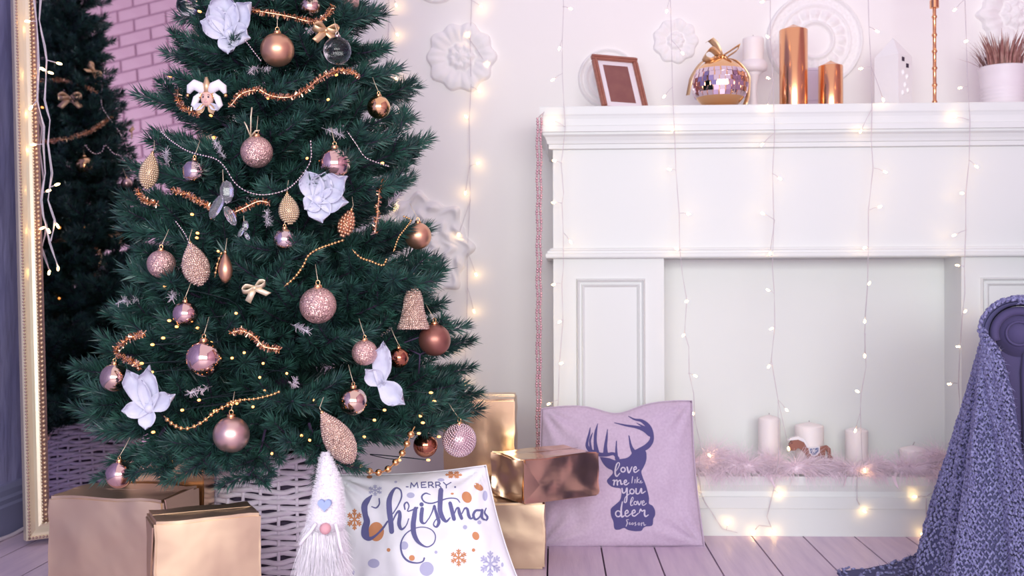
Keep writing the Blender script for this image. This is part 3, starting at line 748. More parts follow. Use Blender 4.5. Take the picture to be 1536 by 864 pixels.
def hit_tree(org, d, sc=1.0):
    """near point of a ray on the tree's cone, or its closest approach"""
    best = None; prev = None
    for i in range(700):
        t = .8 + i * .006; p = org + d * t
        f = math.hypot(p.x - TX, p.y - TY) - RT(p.z) * sc
        if best is None or f < best[0]: best = (f, p)
        if f <= 0: return p
    return best[1]
LENS = (.12, .18, .25, .32, .39, .46)
BR = {L: [fir_branch(L, int(L * 1000) + k) for k in range(3)] for L in LENS}
z = .40; ly = 0
while z < 2.02:
    R0 = RT(z); n = max(5, int(5.5 + 11.5 * R0)); a0 = ly * 1.1
    for k in range(n):
        a = a0 + 2 * PI * k / n + rnd.uniform(-.16, .16); want = max(.09, R0 * rnd.uniform(.78, 1.04) - .018) * (1 + .07 * math.cos(a))
        L = min(LENS, key=lambda q: abs(q - want)); s = min(1.15, max(.85, want / L))
        o = bpy.data.objects.new('branch', rnd.choice(BR[L])); link(o, tree)
        o.location = (0, 0, z - .03 + rnd.uniform(-.018, .018))
        o.rotation_euler = (rnd.uniform(-.3, .3), -(rnd.uniform(-.02, .22) if z > .5 else rnd.uniform(-.16, .12)), a); o.scale = (s, s, s)
    z += .066; ly += 1
for k in range(15):       # lowest ring, hanging a little over the basket
    a = 2 * PI * k / 15 + rnd.uniform(-.1, .1); o = bpy.data.objects.new('branch', rnd.choice(BR[.39])); link(o, tree); sc_b = rnd.uniform(.92, 1.1)
    o.location = (.03 * math.cos(a), .03 * math.sin(a), .372); o.rotation_euler = (rnd.uniform(-.3, .3), rnd.uniform(.0, .10), a); o.scale = (sc_b,) * 3
for (px, py) in ((345, 655), (400, 660), (465, 650), (300, 648), (250, 655)):      # drooping lowest sprays
    q = hit_tree(CAM, ray(px, py).normalized(), .8); o = bpy.data.objects.new('branch', rnd.choice(BR[.18])); link(o, tree)
    o.location = V((q.x - TX, q.y - TY, q.z - .03 + .02)); o.rotation_euler = (rnd.uniform(-.3, .3), rnd.uniform(.45, .85), math.atan2(q.y - TY, q.x - TX) + rnd.uniform(-.3, .3)); o.scale = (.75, .75, .75)

def T3(px, py, sc=1.0): return hit_tree(CAM, ray(px, py).normalized(), sc)
def T3m(px, py, sc=1.0):
    h, d = mray(px, py); return hit_tree(h, d, sc)

# basket
bk = thing('wicker_basket', 'whitewashed woven wicker basket holding the christmas tree', 'basket', (TX, TY, 0))
BH = .365
def rbk(z): return .186 - .022 * (z / BH) + .010 * math.sin(PI * z / BH)
NS = 28
pitch = .0128; nrow = int(BH / pitch)
for i in range(nrow):
    z = .008 + i * pitch
    pts = []
    for k in range(NS * 4):
        a = 2 * PI * k / (NS * 4); ph = (k / 4.0) * PI + (PI if i % 2 else 0)
        pts.append((TX + (rbk(z) + .0052 * math.cos(ph)) * math.cos(a), TY + (rbk(z) + .0052 * math.cos(ph)) * math.sin(a), z + .0035 * math.sin(ph * .5 + i) + .001 * math.sin(k * 1.3 + i * 2)))
    MB().tube(pts, .0066, 6, closed=True).build('weaver', M_wicker, bk)
for k in range(NS):
    a = 2 * PI * k / NS
    MB().tube([(TX + rbk(z) * math.cos(a), TY + rbk(z) * math.sin(a), z) for z in (0.003, .1, .2, .3, BH)], .0042, 6).build('stake', M_wicker, bk)
for j in range(3):
    pts = []
    for k in range(120):
        a = 2 * PI * k / 120; ph = k * .35 + j * 2.1
        pts.append((TX + (rbk(BH) + .007 * math.cos(ph)) * math.cos(a), TY + (rbk(BH) + .007 * math.cos(ph)) * math.sin(a), BH + .004 + .006 * math.sin(ph)))
    MB().tube(pts, .0055, 6, closed=True).build('rim_braid', M_wicker, bk)
MB().lathe((TX, TY, 0), [(.168, .004), (.168, .02), (.155, .34), (.150, .34), (.150, .3), (.03, .29)], 32).build('liner', M_wickerin, bk)

# ------------------------------------------------------------------ ornaments
def shared(name, b, m=None):
    me = bpy.data.meshes.new(name); me.from_pydata([tuple(v) for v in b.v], [], b.f); me.shade_smooth()
    return me
ME_ball = shared('ball', MB().ball((0, 0, 0), 1, 40, 24))
ME_cap = shared('cap', MB().lathe((0, 0, .94), [(.24, 0), (.24, .14), (.20, .20), (.05, .22)], 16))
ME_loop = shared('loop', MB().tube([(.11 * math.cos(a), 0, 1.24 + .13 * math.sin(a)) for a in np.linspace(0, 2 * PI, 15)[:-1]], .028, 5, closed=True))
def part(name, me, m, parent, loc=(0, 0, 0), scale=1, rot=None):
    me2 = me.copy(); me2.materials.clear(); me2.materials.append(m)
    o = bpy.data.objects.new(name, me2); link(o, parent); o.location = loc; o.scale = (scale,) * 3 if not isinstance(scale, tuple) else scale
    if rot: o.rotation_euler = rot
    return o
PM = {}
def pmesh(me, m):
    k = (me.name, m.name)
    if k not in PM:
        c = me.copy(); c.materials.clear(); c.materials.append(m); PM[k] = c
    return PM[k]
def bauble(px, py, r, m, label, sc=1.03, cap=M_goldball, mirror=False, hang=True, beaded=False):
    p = (T3m if mirror else T3)(px, py, sc)
    dist = (p - CAM).length if not mirror else 3.5
    R_ = r * dist / FPX
    t = thing('bauble', label, 'ornament', p, 'baubles on the tree')
    for nm, me, mm in (('ball', ME_ball, m), ('cap', ME_cap, cap), ('hanging_loop', ME_loop, cap)):
        o = bpy.data.objects.new(nm, pmesh(me, mm)); link(o, t); o.scale = (R_,) * 3
        o.rotation_euler = (0, 0, rnd.uniform(-.6, .6))
    if hang:
        d = V((TX - p.x, TY - p.y, 0)) * .035
        MB().tube([p + V((0, 0, R_ * 1.32)), p + V((0, 0, R_ * 1.32 + .02)) + d, p + V((0, 0, R_ * 1.3 + .035)) + d * 1.6], .0007, 4).build('thread', M_ribbonpale, t)
    if beaded:
        b = MB(); n = 520
        for k in range(n):
            zz = 1 - 2 * (k + .5) / n; a = k * 2.399963; q = math.sqrt(1 - zz * zz)
            b.ball(p + V((q * math.cos(a), q * math.sin(a), zz)) * R_ * 1.0, R_ * .072, 5, 4)
        b.build('beads', M_beaded, t, kind='stuff')
    return t
bauble(465, 10, 15, M_champ, 'shiny champagne bauble near the top edge of the tree')
bauble(416, 75, 24, M_mattecop, 'satin copper bauble near the top of the tree', 1.06)
bauble(568, 161, 17, M_goldball, 'shiny gold bauble at the upper right edge of the tree', 1.1)
bauble(292, 258, 17.5, M_silver, 'shiny silvery rose bauble on the upper left of the tree')
bauble(502, 246, 24, M_rose_shine, 'large shiny rose bauble above the lilac flower', 1.12)
bauble(427, 360, 17, M_silver, 'small shiny silvery bauble in the middle of the tree')
bauble(242, 396, 20, M_glit, 'rose glitter bauble on the left beside the teardrop', 1.03)
bauble(477, 458, 27, M_glit, 'biggest rose glitter bauble in the middle of the tree', 1.08)
bauble(278, 471, 18, M_rose_shine, 'shiny rose bauble above the biggest shiny bauble')
bauble(306, 538, 26, M_rose_shine, 'biggest shiny rose bauble on the lower left of the tree', 1.06)
bauble(172, 567, 20, M_champ, 'shiny champagne bauble left of the white lilac flower')
bauble(547, 529, 19, M_glit, 'small rose glitter bauble left of the lower right flower', 1.08)
bauble(598, 537, 15, M_copdark, 'small shiny dark copper bauble behind the lower right flower', 1.0)
bauble(652, 510, 24, M_brownball, 'satin brown bauble at the right edge under the bell', 1.03)
bauble(530, 602, 21, M_champ, 'shiny champagne bauble half covered by a lower branch')
bauble(347, 652, 26, M_matterose, 'satin rose bauble hanging at the bottom front of the tree', 1.06)
bauble(179, 712, 19, M_rose_shine, 'shiny rose bauble hanging just above the left gift box', 1.13)
bauble(689, 660, 24, M_beaded, 'beaded rose ball in front of the upper gold gift box', 1.05, beaded=True)
bauble(627, 354, 20, M_mattecop, 'copper bauble half hidden at the right edge of the tree', 1.04)
bauble(638, 668, 18, M_copdark, 'dark copper bauble low on the tree left of the beaded ball', .9)
bauble(282, 8, 16, M_clear, 'clear glass ball cut off at the top left of the tree', 1.03)
bauble(524, 2, 14, M_glit, 'rose glitter ball cut off at the top right of the tree', 1.0)
bauble(506, 76, 20, M_clear, 'clear glass ball on the upper right of the tree', 1.16, cap=M_silver)
bauble(385, 228, 23, M_glit, 'rose glitter bauble with a gold twine tie', 1.06)
p = T3(376, 205, 1.1)
tw = thing('twine_tie', 'gold twine bow tied above the rose glitter bauble', 'ribbon', p)
for (dx, dz) in ((-.012, .03), (.004, .06), (.02, .012), (-.018, -.03), (.012, -.012)):
    MB().tube([p, p + V((dx * .6, -.006, dz * .6 + .004)), p + V((dx, -.004, dz))], .0016, 5).build('twine', M_ribbonpale, tw)
bauble(127, 248, 15, M_goldball, 'shiny gold bauble seen in the mirror', 1.12, mirror=True)
bauble(160, 413, 18, M_pearl, 'pearl white bauble on the mirror side of the tree', 1.12, mirror=True)
bauble(190, 275, 9, M_matterose, 'small pink bauble on the back of the tree seen in the mirror', 1.02, mirror=True)
# bell, cones, teardrops
def lathe_orn(name, label, cat, px, py, prof, m, tilt=(0, 0), sc=1.05, dots=None, group=None, mirror=False):
    p = (T3m if mirror else T3)(px, py, sc); k = (p - CAM).length / FPX
    t = thing(name, label, cat, p, group)
    ax = V((tilt[0], tilt[1], 1)).normalized()
    MB().lathe(p, [(r * k, h * k) for r, h in prof], 24, ax).build('body', m, t)
    top = p + ax * (prof[-1][1] * k)
    MB().lathe(top, [(.0035, -.002), (.0035, .004), (.001, .006)], 10, ax).build('cap', M_goldball, t)
    MB().tube([top, top + ax * .012 + V((0, .004, 0)), top + V((0, .012, .03))], .0007, 4).build('thread', M_ribbonpale, t)
    if dots:
        b = MB(); u = ax.orthogonal().normalized(); w = ax.cross(u)
        h0, h1 = prof[0][1], prof[-1][1]
        hs = np.arange(h0 + 1, h1 - .5, dots)
        for i, h in enumerate(hs):
            r = np.interp(h, [q[1] for q in prof], [q[0] for q in prof]); n = max(4, int(2 * PI * r / dots))
            for j in range(n):
                a = 2 * PI * (j + .5 * (i % 2)) / n
                b.ball(p + ax * h * k + (u * math.cos(a) + w * math.sin(a)) * r * k * 1.02, dots * .58 * k, 6, 4)
        b.build('beads', m, t, kind='stuff')
    return t
lathe_orn('bell', 'champagne beaded bell hanging at the right edge of the tree', 'ornament', 620, 463, [(22, -30), (23, -28), (18, -16), (14.5, 0), (12.5, 16), (9, 26), (4, 31), (2, 33)], M_glit2, sc=1.0, dots=3.2)
def tear(label, px, py, w, h, m, tilt=(0, 0), dots=3.0, name='teardrop_ornament', **kw):
    prof = [(w * .05, -h / 2)] + [(w / 2 * math.sin(PI * (q ** .8)) ** .8 + .3, -h / 2 + h * q) for q in (.06, .14, .25, .4, .55, .7, .82, .92)] + [(w * .06, h / 2)]
    return lathe_orn(name, label, 'ornament', px, py, prof, m, tilt, dots=dots, **kw)
tear('silvery pine cone ornament on the upper left edge of the tree', 224, 257, 24, 50, M_conegold, (.18, 0), name='pine_cone_ornament', sc=1.14)
tear('small gold pine cone ornament near the middle of the tree', 433, 314, 27, 44, M_conegold, (-.1, 0), name='pine_cone_ornament')
tear('rose beaded teardrop on the left beside the glitter bauble', 293, 397, 36, 62, M_glit2, (-.25, 0))
tear('large champagne beaded teardrop touching the gnome hat', 506, 657, 40, 86, M_glit2, (-.55, -.2), sc=1.12)
tear('amber wooden drop low left of the middle of the tree', 338, 402, 20, 44, M_mattecop, dots=None, name='drop_ornament')
tear('copper acorn cluster below the lilac flower', 520, 335, 20, 40, M_mattecop, (.35, 0), dots=5, name='acorn_ornament')
# crystal ornaments
def crystal(label, px, py, s):
    p = T3(px, py, 1.16); t = thing('crystal_ornament', label, 'ornament', p)
    MB().ball(p + V((.006, 0, .02)) * s, .016 * s, 7, 5, (.8, .6, 1.3)).build('upper_wing', M_crystal, t, smooth=False)
    MB().ball(p + V((-.012, 0, -.006)) * s, .016 * s, 7, 5, (.6, .5, 1.5), Matrix.Rotation(.5, 3, 'Y')).build('lower_wing', M_crystal, t, smooth=False)
    MB().ball(p + V((.012, 0, -.022)) * s, .014 * s, 7, 5, (.6, .6, 1.4), Matrix.Rotation(-.5, 3, 'Y')).build('tail', M_crystal, t, smooth=False)
    MB().tube([p + V((0, 0, .03)) * s, p + V((-.002, .004, .06)) * s], .0007, 4).build('thread', M_ribbonpale, t)
crystal('clear faceted crystal bird ornament on the left of the tree', 335, 305, 1.15)
crystal('small crystal drop ornament below the crystal bird', 366, 346, .5)
# lilac fabric flowers
def petal(base_, d, up, L, W, cup, seed):
    d = V(d).normalized(); s = d.cross(V(up)).normalized(); n = s.cross(d); grid = []
    for i in range(9):
        t = i / 8; w = W * 1.05 * min(1, .28 + t * 1.7) * math.sqrt(max(.02, 1 - (max(0, t - .5) / .5) ** 2.6)); row = []
        for j in range(7):
            u = (j - 3) / 3
            rf = .075 * L * math.sin(seed * 3 + u * 4.5 + t * 7) * t + .03 * L * math.sin(seed + u * 11 + t * 4) * t
            row.append(base_ + d * L * t * (1 - .08 * u * u) + s * w * u + n * (cup * .6 * L * (t * t * .6) + W * .55 * u * u + rf))
        grid.append(row)
    return MB().sheet(grid, .0006)
def flower(px, py, label, petals, sc=1.07, centre=True):
    p = T3(px, py, sc); k = (p - CAM).length / FPX
    t = thing('fabric_flower', label, 'flower', p, 'lilac fabric flowers on the tree')
    for i, (dx, dy, L, W, cup) in enumerate(petals):
        d = CR * dx - CU * dy - _F * .35
        petal(p, d, -_F, L * k * 1.15, W * k * 1.15, cup, i * 1.7).build('petal', M_petal, t)
    if centre: MB().ball(p - _F * .008, 7 * k, 10, 7).build('flower_centre', M_petal, t)
flower(345, 52, 'large lilac fabric flower at the top of the tree', [(-.9, -.35, 38, 13, .3), (-.1, -1, 52, 17, .25), (.7, -.8, 50, 15, .25), (.8, .2, 34, 14, .3), (.05, .9, 30, 12, .2), (-.6, -.9, 42, 12, .35)])
flower(478, 300, 'lilac fabric flower below the large shiny rose bauble', [(-.35, -1, 42, 15, .3), (.9, -.65, 52, 17, .2), (1, .1, 44, 15, .2), (.25, .95, 34, 15, .25), (-.6, .5, 24, 12, .3), (.35, -1, 40, 14, .3)])
flower(226, 612, 'pale lilac fabric flower on the lower left of the tree', [(-.45, -1, 58, 13, .15), (.1, -1, 58, 13, .15), (.95, -.5, 42, 11, .2), (-.9, .05, 34, 10, .2), (-.1, 1, 28, 10, .2)])
flower(572, 575, 'lilac fabric flower on the lower right of the tree', [(.1, -1, 60, 12, .1), (.75, .6, 44, 14, .15), (-.6, -.6, 30, 11, .2)], 1.04, False)
# doll head ornament
p = T3(311, 148, 1.20); k = (p - CAM).length / FPX
dl = thing('doll_ornament', 'porcelain doll head ornament in a white and gold jester hat', 'ornament', p)
MB().ball(p, 10.5 * k, 20, 14, (.86, .85, 1.1)).build('head', M_skin, dl)
fz = lambda x, y, z=-9.2: p + CR * x * k - CU * y * k + _F * z * k
for s in (-1, 1):
    MB().ball(fz(s * 3.6, -1, -7.8), 1.5 * k, 8, 6).build('eye', M_dark, dl)
    MB().tube([fz(s * 2, -3.6, -8.2), fz(s * 3.8, -4.4, -8), fz(s * 5.6, -3.6, -7)], .4 * k, 4).build('eyebrow', M_twig, dl)
MB().ball(fz(0, 2, -9), 1.5 * k, 8, 6, (.8, 1, 1.3)).build('nose', M_skin, dl)
MB().tube([fz(-2.2, 5.6, -7.8), fz(0, 6.1, -8.4), fz(2.2, 5.6, -7.8)], .7 * k, 5).build('mouth', M_nose, dl)
for s in (-1, 1):
    MB().tube([fz(s * 4, -9, -2), fz(s * 10, -16, -3), fz(s * 17, -19, -3), fz(s * 23, -15, -3), fz(s * 26, -7, -3)], [5 * k, 7.5 * k, 8 * k, 6 * k, 2.5 * k], 10).build('hat_lobe', M_fur, dl)
    MB().ball(fz(s * 27, -4, -3), 2.6 * k, 8, 6).build('hat_bell', M_goldbead, dl)
    MB().tube([fz(s * 9, -6, -2), fz(s * 15, 0, -2), fz(s * 18, 9, -2), fz(s * 13, 17, -1)], [3 * k, 5 * k, 5 * k, 2 * k], 8).build('side_lock', M_fur, dl)
    for q, (dx, dy) in enumerate(((.5, 1.0), (1.0, .55))):
        petal(fz(s * 4, 9, -2), CR * s * dx - CU * dy - _F * .3, -_F, 17 * k, 4.5 * k, .2, s + q).build('collar_ribbon', M_petal if q else M_ribbon, dl)
MB().tube([fz(0, -9, -2), fz(0, -20, -3), fz(-1, -30, -2)], [6 * k, 5 * k, 2 * k], 10).build('hat_peak', M_ribbon, dl)
MB().tube([fz(10 * math.cos(a), 10.5 * math.sin(a), -3) for a in np.linspace(PI, 2 * PI, 12)], 2.4 * k, 6).build('hat_brim', M_goldbead, dl)
# bows
def bow(px, py, label, s, m=M_ribbon, mirror=False, rot=0):
    p = (T3m if mirror else T3)(px, py, 1.16 if mirror else 1.08); t = thing('ribbon_bow', label, 'bow', p, 'gold bows on the tree')
    face = (p - V((TX, TY, p.z))).normalized(); rt = V((0, 0, 1)).cross(face).normalized(); up = V((0, 0, 1))
    q = lambda x, y, z=0: p + rt * (x * math.cos(rot) - y * math.sin(rot)) * s + up * (x * math.sin(rot) + y * math.cos(rot)) * s + face * z * s
    for sg in (-1, 1):
        ribbon([q(0, 0), q(sg * .02, .012, .008), q(sg * .034, .004, .004), q(sg * .02, -.004, .01), q(0, 0, .004)], .017 * s, (face + up).normalized(), m, 'bow_loop', t, step=.004)
        ribbon([q(0, 0), q(sg * .012, -.012, .006), q(sg * .03, -.03, .004)], .017 * s, (rt * .8 + up * .5 * sg).normalized(), m, 'bow_tail', t, step=.004)
    MB().ball(p + face * .004 * s, .006 * s, 8, 6).build('knot', m, t)
bow(382, 432, 'pale gold bow left of the biggest glitter bauble', .72, M_ribbonpale, rot=.35)
bow(488, 46, 'copper gold bow near the upper right of the tree', .9)
bow(105, 148, 'gold bow seen in the upper part of the mirror', 1.2, mirror=True)
bow(140, 108, 'tilted gold bow on the mirror side near the top of the tree', 1.1, mirror=True, rot=.6)
bow(175, 352, 'pink gold bow seen in the middle of the mirror', 1.0, mirror=True, rot=.5)
bow(195, 195, 'gold bow seen in the mirror close to the tree edge', 1.0, mirror=True, rot=-.4)
# tinsel garlands
def tinsel(label, pts, r=.0092, sc=1.11, mirror=False):
    w = [(T3m if mirror else T3)(x, y, sc) for x, y in pts]
    path = [V(q) for q in catmull([tuple(q) for q in w], .004)]
    t = thing('tinsel_garland', label, 'garland', path[len(path) // 2], 'copper tinsel on the tree')
    MB().tube(path, .0022, 5).build('core', M_tinsel, t)
    b = MB()
    for i in range(len(path) - 1):
        tg = (path[i + 1] - path[i]).normalized()
        for k in range(13):
            d = V((rnd.uniform(-1, 1), rnd.uniform(-1, 1), rnd.uniform(-1, 1))); d = (d - tg * d.dot(tg) * .7).normalized()
            s = d.cross(V((rnd.uniform(-1, 1), rnd.uniform(-1, 1), rnd.uniform(-1, 1)))).normalized() * .0011
            q = path[i].lerp(path[i + 1], rnd.random()); e = q + d * r * rnd.uniform(.6, 1.1)
            b.add([q - s, q + s, e + s * .8, e - s * .8], [(0, 1, 2, 3)])
    b.build('tinsel', M_tinsel, t, kind='stuff', smooth=False)
tinsel('copper tinsel swag crossing the top of the tree', [(352, 8), (372, 14), (395, 18), (430, 24), (465, 32), (488, 26), (500, 8)])
tinsel('copper tinsel swag ending at the upper right edge of the tree', [(386, 132), (405, 143), (432, 146), (458, 135), (480, 118), (505, 106), (528, 108), (540, 116)])
tinsel('copper tinsel running to the doll head ornament', [(345, 160), (362, 141), (385, 134)])
tinsel('copper tinsel curling round the doll head ornament', [(300, 172), (275, 162), (266, 145), (268, 132)])
tinsel('copper tinsel swag behind the crystal bird', [(206, 284), (214, 298), (236, 306)])
tinsel('pale copper tinsel swag left of the crystal bird', [(258, 284), (280, 292), (302, 304), (320, 314)])
tinsel('copper tinsel swag right of the crystal bird', [(345, 322), (366, 312), (388, 302), (404, 304)])
tinsel('copper tinsel hook left of the big shiny bauble', [(216, 500), (194, 508), (174, 524), (184, 536), (204, 546), (208, 556)])
tinsel('copper tinsel in the lower middle of the tree', [(345, 500), (362, 496), (382, 506), (396, 520), (420, 524)])
tinsel('copper tinsel strip hanging beside the lilac flower', [(572, 270), (568, 295), (566, 320), (562, 350)])
tinsel('copper tinsel swag seen high in the mirror', [(62, 122), (90, 120), (120, 128), (148, 140)], .011, mirror=True)
tinsel('long copper tinsel swag seen in the mirror', [(60, 214), (90, 210), (122, 202), (150, 188), (172, 168)], .011, mirror=True)
tinsel('copper tinsel arch seen in the middle of the mirror', [(72, 362), (100, 360), (130, 366), (152, 384), (142, 412), (132, 430), (122, 455), (100, 490)], .010, mirror=True)
# frosted sprigs
M_frost = mat('frosted_glitter', (.78, .72, .80), .35, .5)
for px, py, where in ((470, 45, 'under the top tinsel swag'), (330, 226, 'left of the twine tied bauble'), (500, 198, 'above the large shiny rose bauble'), (250, 240, 'beside the silvery pine cone'), (402, 330, 'left of the small gold pine cone'), (382, 104, 'under the satin copper bauble'),
                      (262, 440, 'above the small shiny rose bauble on the left'), (450, 492, 'under the biggest glitter bauble'), (590, 300, 'near the right edge behind the acorns'), (195, 450, 'at the left edge of the tree'), (440, 575, 'in the lower middle of the tree'), (300, 585, 'under the biggest shiny rose bauble')):
    p = T3(px, py, .97); t = thing('glitter_sprig', 'frosted white glitter sprig ' + where, 'ornament', p, 'frosted glitter sprigs')
    out = V((p.x - TX, p.y - TY, 0)).normalized(); d0 = (out * .7 + V((rnd.uniform(-.8, .8), rnd.uniform(-.3, .3), rnd.uniform(-.5, .7)))).normalized()
    MB().tube([p - d0 * .03, p, p + d0 * .025], .0009, 4).build('stem', M_frost, t)
    b = MB()
    for k in range(70):
        q = p + d0 * rnd.uniform(-.02, .028); dd = (d0 * .7 + V((rnd.uniform(-1, 1), rnd.uniform(-1, 1), rnd.uniform(-1, 1)))).normalized()
        sd = dd.orthogonal().normalized() * .0008; e = q + dd * rnd.uniform(.008, .014); b.add([q - sd, q + sd, e + sd * .5, e - sd * .5], [(0, 1, 2, 3)])
    b.build('frosted_needles', M_frost, t, kind='stuff', smooth=False)
# bead garlands
def beads(label, pts, r, m, step, sc=1.16, mirror=False, single=False, sag=0):
    w = [(T3m if mirror else T3)(x, y, sc) for x, y in pts]
    path = [V(q) for q in catmull([tuple(q) for q in w], .002)]
    t = thing('bead_garland', label, 'garland', path[len(path) // 2], 'bead garlands on the tree')
    MB().tube(path[::3] + [path[-1]], r * .25, 4).build('cord', m, t)
    acc = 0; b = MB(); last = path[0]; pr = None
    for q in path:
        acc += (q - last).length; last = q
        if acc >= step:
            acc = 0
            if single:
                o = bpy.data.objects.new('bead', pmesh(ME_ball, m)); link(o, t); o.location = q - WLOC[t.name]; o.scale = (r, r, r)
            else: b.ball(q, r, 7, 5)
    if not single: b.build('beads', m, t, kind='stuff')
beads('silver bead swag crossing the upper tree between two baubles', [(240, 196), (258, 212), (285, 228), (322, 238), (338, 252), (352, 274), (372, 288), (398, 292), (430, 284), (452, 264), (466, 240), (466, 212)], .0021, M_silverbead, .0052)
beads('silver bead swag from the shiny bauble to the right edge', [(520, 196), (534, 216), (548, 236), (572, 246), (584, 250)], .0021, M_silverbead, .0052)
beads('short silver bead string beside the satin copper bauble', [(366, 58), (378, 74), (392, 92)], .0018, M_silverbead, .005)
beads('silver bead string hanging down the upper left branches', [(262, 330), (278, 352), (286, 372)], .0018, M_silverbead, .005)
beads('gold bead swag rising towards the lilac flower', [(426, 430), (442, 416), (455, 398), (462, 384), (476, 374), (498, 366), (516, 360)], .0030, M_goldbead, .0066)
beads('gold bead swag right of the middle of the tree', [(528, 374), (540, 386), (556, 392), (574, 398), (580, 388)], .0028, M_goldbead, .0062)
beads('gold bead string by the half hidden copper bauble', [(590, 378), (598, 356), (610, 340), (616, 330), (604, 324)], .0024, M_goldbead, .0056)
beads('gold bead string left of the amber drop', [(322, 416), (326, 396), (332, 380)], .003, M_goldbead, .0066)
beads('gold bead swag on the lower left below the flower', [(246, 624), (256, 634), (270, 642), (285, 642), (305, 632), (322, 618), (345, 606), (368, 598)], .0044, M_goldbead, .011)
beads('gold bead swag in the lower middle of the tree', [(340, 604), (362, 600), (384, 598), (408, 592), (418, 588)], .0032, M_goldbead, .007)
beads('string of large gold beads drooping onto the merry christmas pillow', [(512, 694), (532, 699), (547, 704), (561, 709), (576, 707), (589, 698), (600, 685), (608, 671), (615, 654), (622, 640)], .0072, M_goldbead, .0205, sc=1.1, single=True)
beads('silver bead string seen in the top of the mirror', [(142, 40), (140, 60), (136, 70)], .0032, M_silverbead, .008, mirror=True)
beads('silver bead strand hanging in the right of the mirror', [(160, 85), (154, 120), (152, 155), (162, 175), (180, 200), (190, 220)], .0032, M_silverbead, .008, mirror=True)
beads('silver bead swag seen across the middle of the mirror', [(125, 216), (140, 230), (152, 228), (158, 218), (170, 230), (182, 235), (192, 250), (208, 272)], .0032, M_silverbead, .008, mirror=True)
beads('silver bead loop seen in the middle of the mirror', [(148, 316), (146, 345), (140, 370), (158, 316)], .003, M_silverbead, .008, mirror=True)
beads('long silver bead strand seen in the mirror above the pearl bauble', [(159, 316), (168, 340), (182, 362), (190, 388), (202, 404), (216, 402)], .0032, M_silverbead, .008, mirror=True)
beads('gold bead swag seen low in the mirror', [(78, 508), (90, 520), (106, 526), (122, 528), (138, 518), (143, 508)], .004, M_goldbead, .010, mirror=True)
beads('gold bead cluster seen near the bottom of the mirror', [(72, 620), (86, 612), (100, 602), (120, 602)], .005, M_goldbead, .012, mirror=True)
# lights on the tree
tl_pts = [(302, 18), (258, 115), (318, 174), (404, 57), (503, 113), (402, 148), (491, 150), (460, 238), (571, 245), (290, 322), (297, 357), (329, 377), (298, 350), (256, 481), (298, 492), (267, 490), (247, 507), (231, 517),
          (318, 514), (349, 537), (367, 529), (390, 566), (397, 586), (413, 590), (356, 605), (323, 616), (349, 606), (230, 558), (232, 648), (258, 690), (452, 653), (464, 660), (644, 589), (649, 602), (632, 634), (628, 624), (626, 650),
          (656, 655), (560, 630), (575, 615), (300, 600), (395, 545), (430, 560), (355, 470), (250, 430), (470, 600), (600, 600), (215, 545), (275, 615), (545, 655), (597, 690), (640, 690), (408, 680), (380, 610), (190, 690), (230, 700), (505, 694)]
tlt = thing('tree_light_chain', 'amber fairy light chain wound through the tree branches', 'string light', (TX, TY, .4))
tp3 = [T3(x, y, 1.0) for x, y in tl_pts]
order = sorted(range(len(tp3)), key=lambda i: -tp3[i].z)
for i in range(len(order) - 1):
    a, b = tp3[order[i]], tp3[order[i + 1]]; axm = V((TX, TY, (a.z + b.z) / 2)); mid = (a + b) / 2
    mid = axm + (mid - axm) * .7
    if mid.z < .46 and (a - b).length > .16: continue
    a2 = axm + (a - axm) * .9; b2 = axm + (b - axm) * .9
    MB().tube([V(q) for q in catmull([tuple(a), tuple(a2), tuple(mid), tuple(b2), tuple(b)], .03)], .0012, 4).build('wire', M_wiredark, tlt)
for p in tp3: led(tlt, p, V((p.x - TX, p.y - TY, .02)), M_ledtree, .0026, .009)
for x, y in [(65, 65), (50, 78), (90, 143), (65, 162), (90, 342), (126, 342), (98, 480), (90, 448), (81, 570), (100, 630), (150, 605), (98, 669), (140, 692), (70, 660), (155, 640), (165, 660), (110, 655), (125, 560), (142, 606), (122, 600), (108, 708), (82, 425), (60, 690)]:
    p = T3m(x, y, 1.0); led(tlt, p, V((p.x - TX, p.y - TY, .02)), M_ledtree, .0038, .010)
    ax_ = V((TX, TY, p.z)); MB().tube([p, p.lerp(ax_, .4)], .0012, 4).build('wire', M_wiredark, tlt)
for (px, py, qx, qy) in ((600, 318, 606, 330), (618, 298, 622, 312), (620, 455, 634, 505)):
    pass
# dark twig fork that carries the brown bauble
p1, p2, p3, p4 = T3(606, 514, .9), T3(640, 502, 1.0), T3(630, 532, 1.0), T3(612, 524, .9)
MB().tube([p1, p2], .0016, 5).build('bare_twig', M_twig, tree); MB().tube([p4, p3, T3(638, 528, 1.0)], .0018, 5).build('bare_twig', M_twig, tree); MB().tube([p3, T3(628, 560, .95)], .0018, 5).build('bare_twig', M_twig, tree)

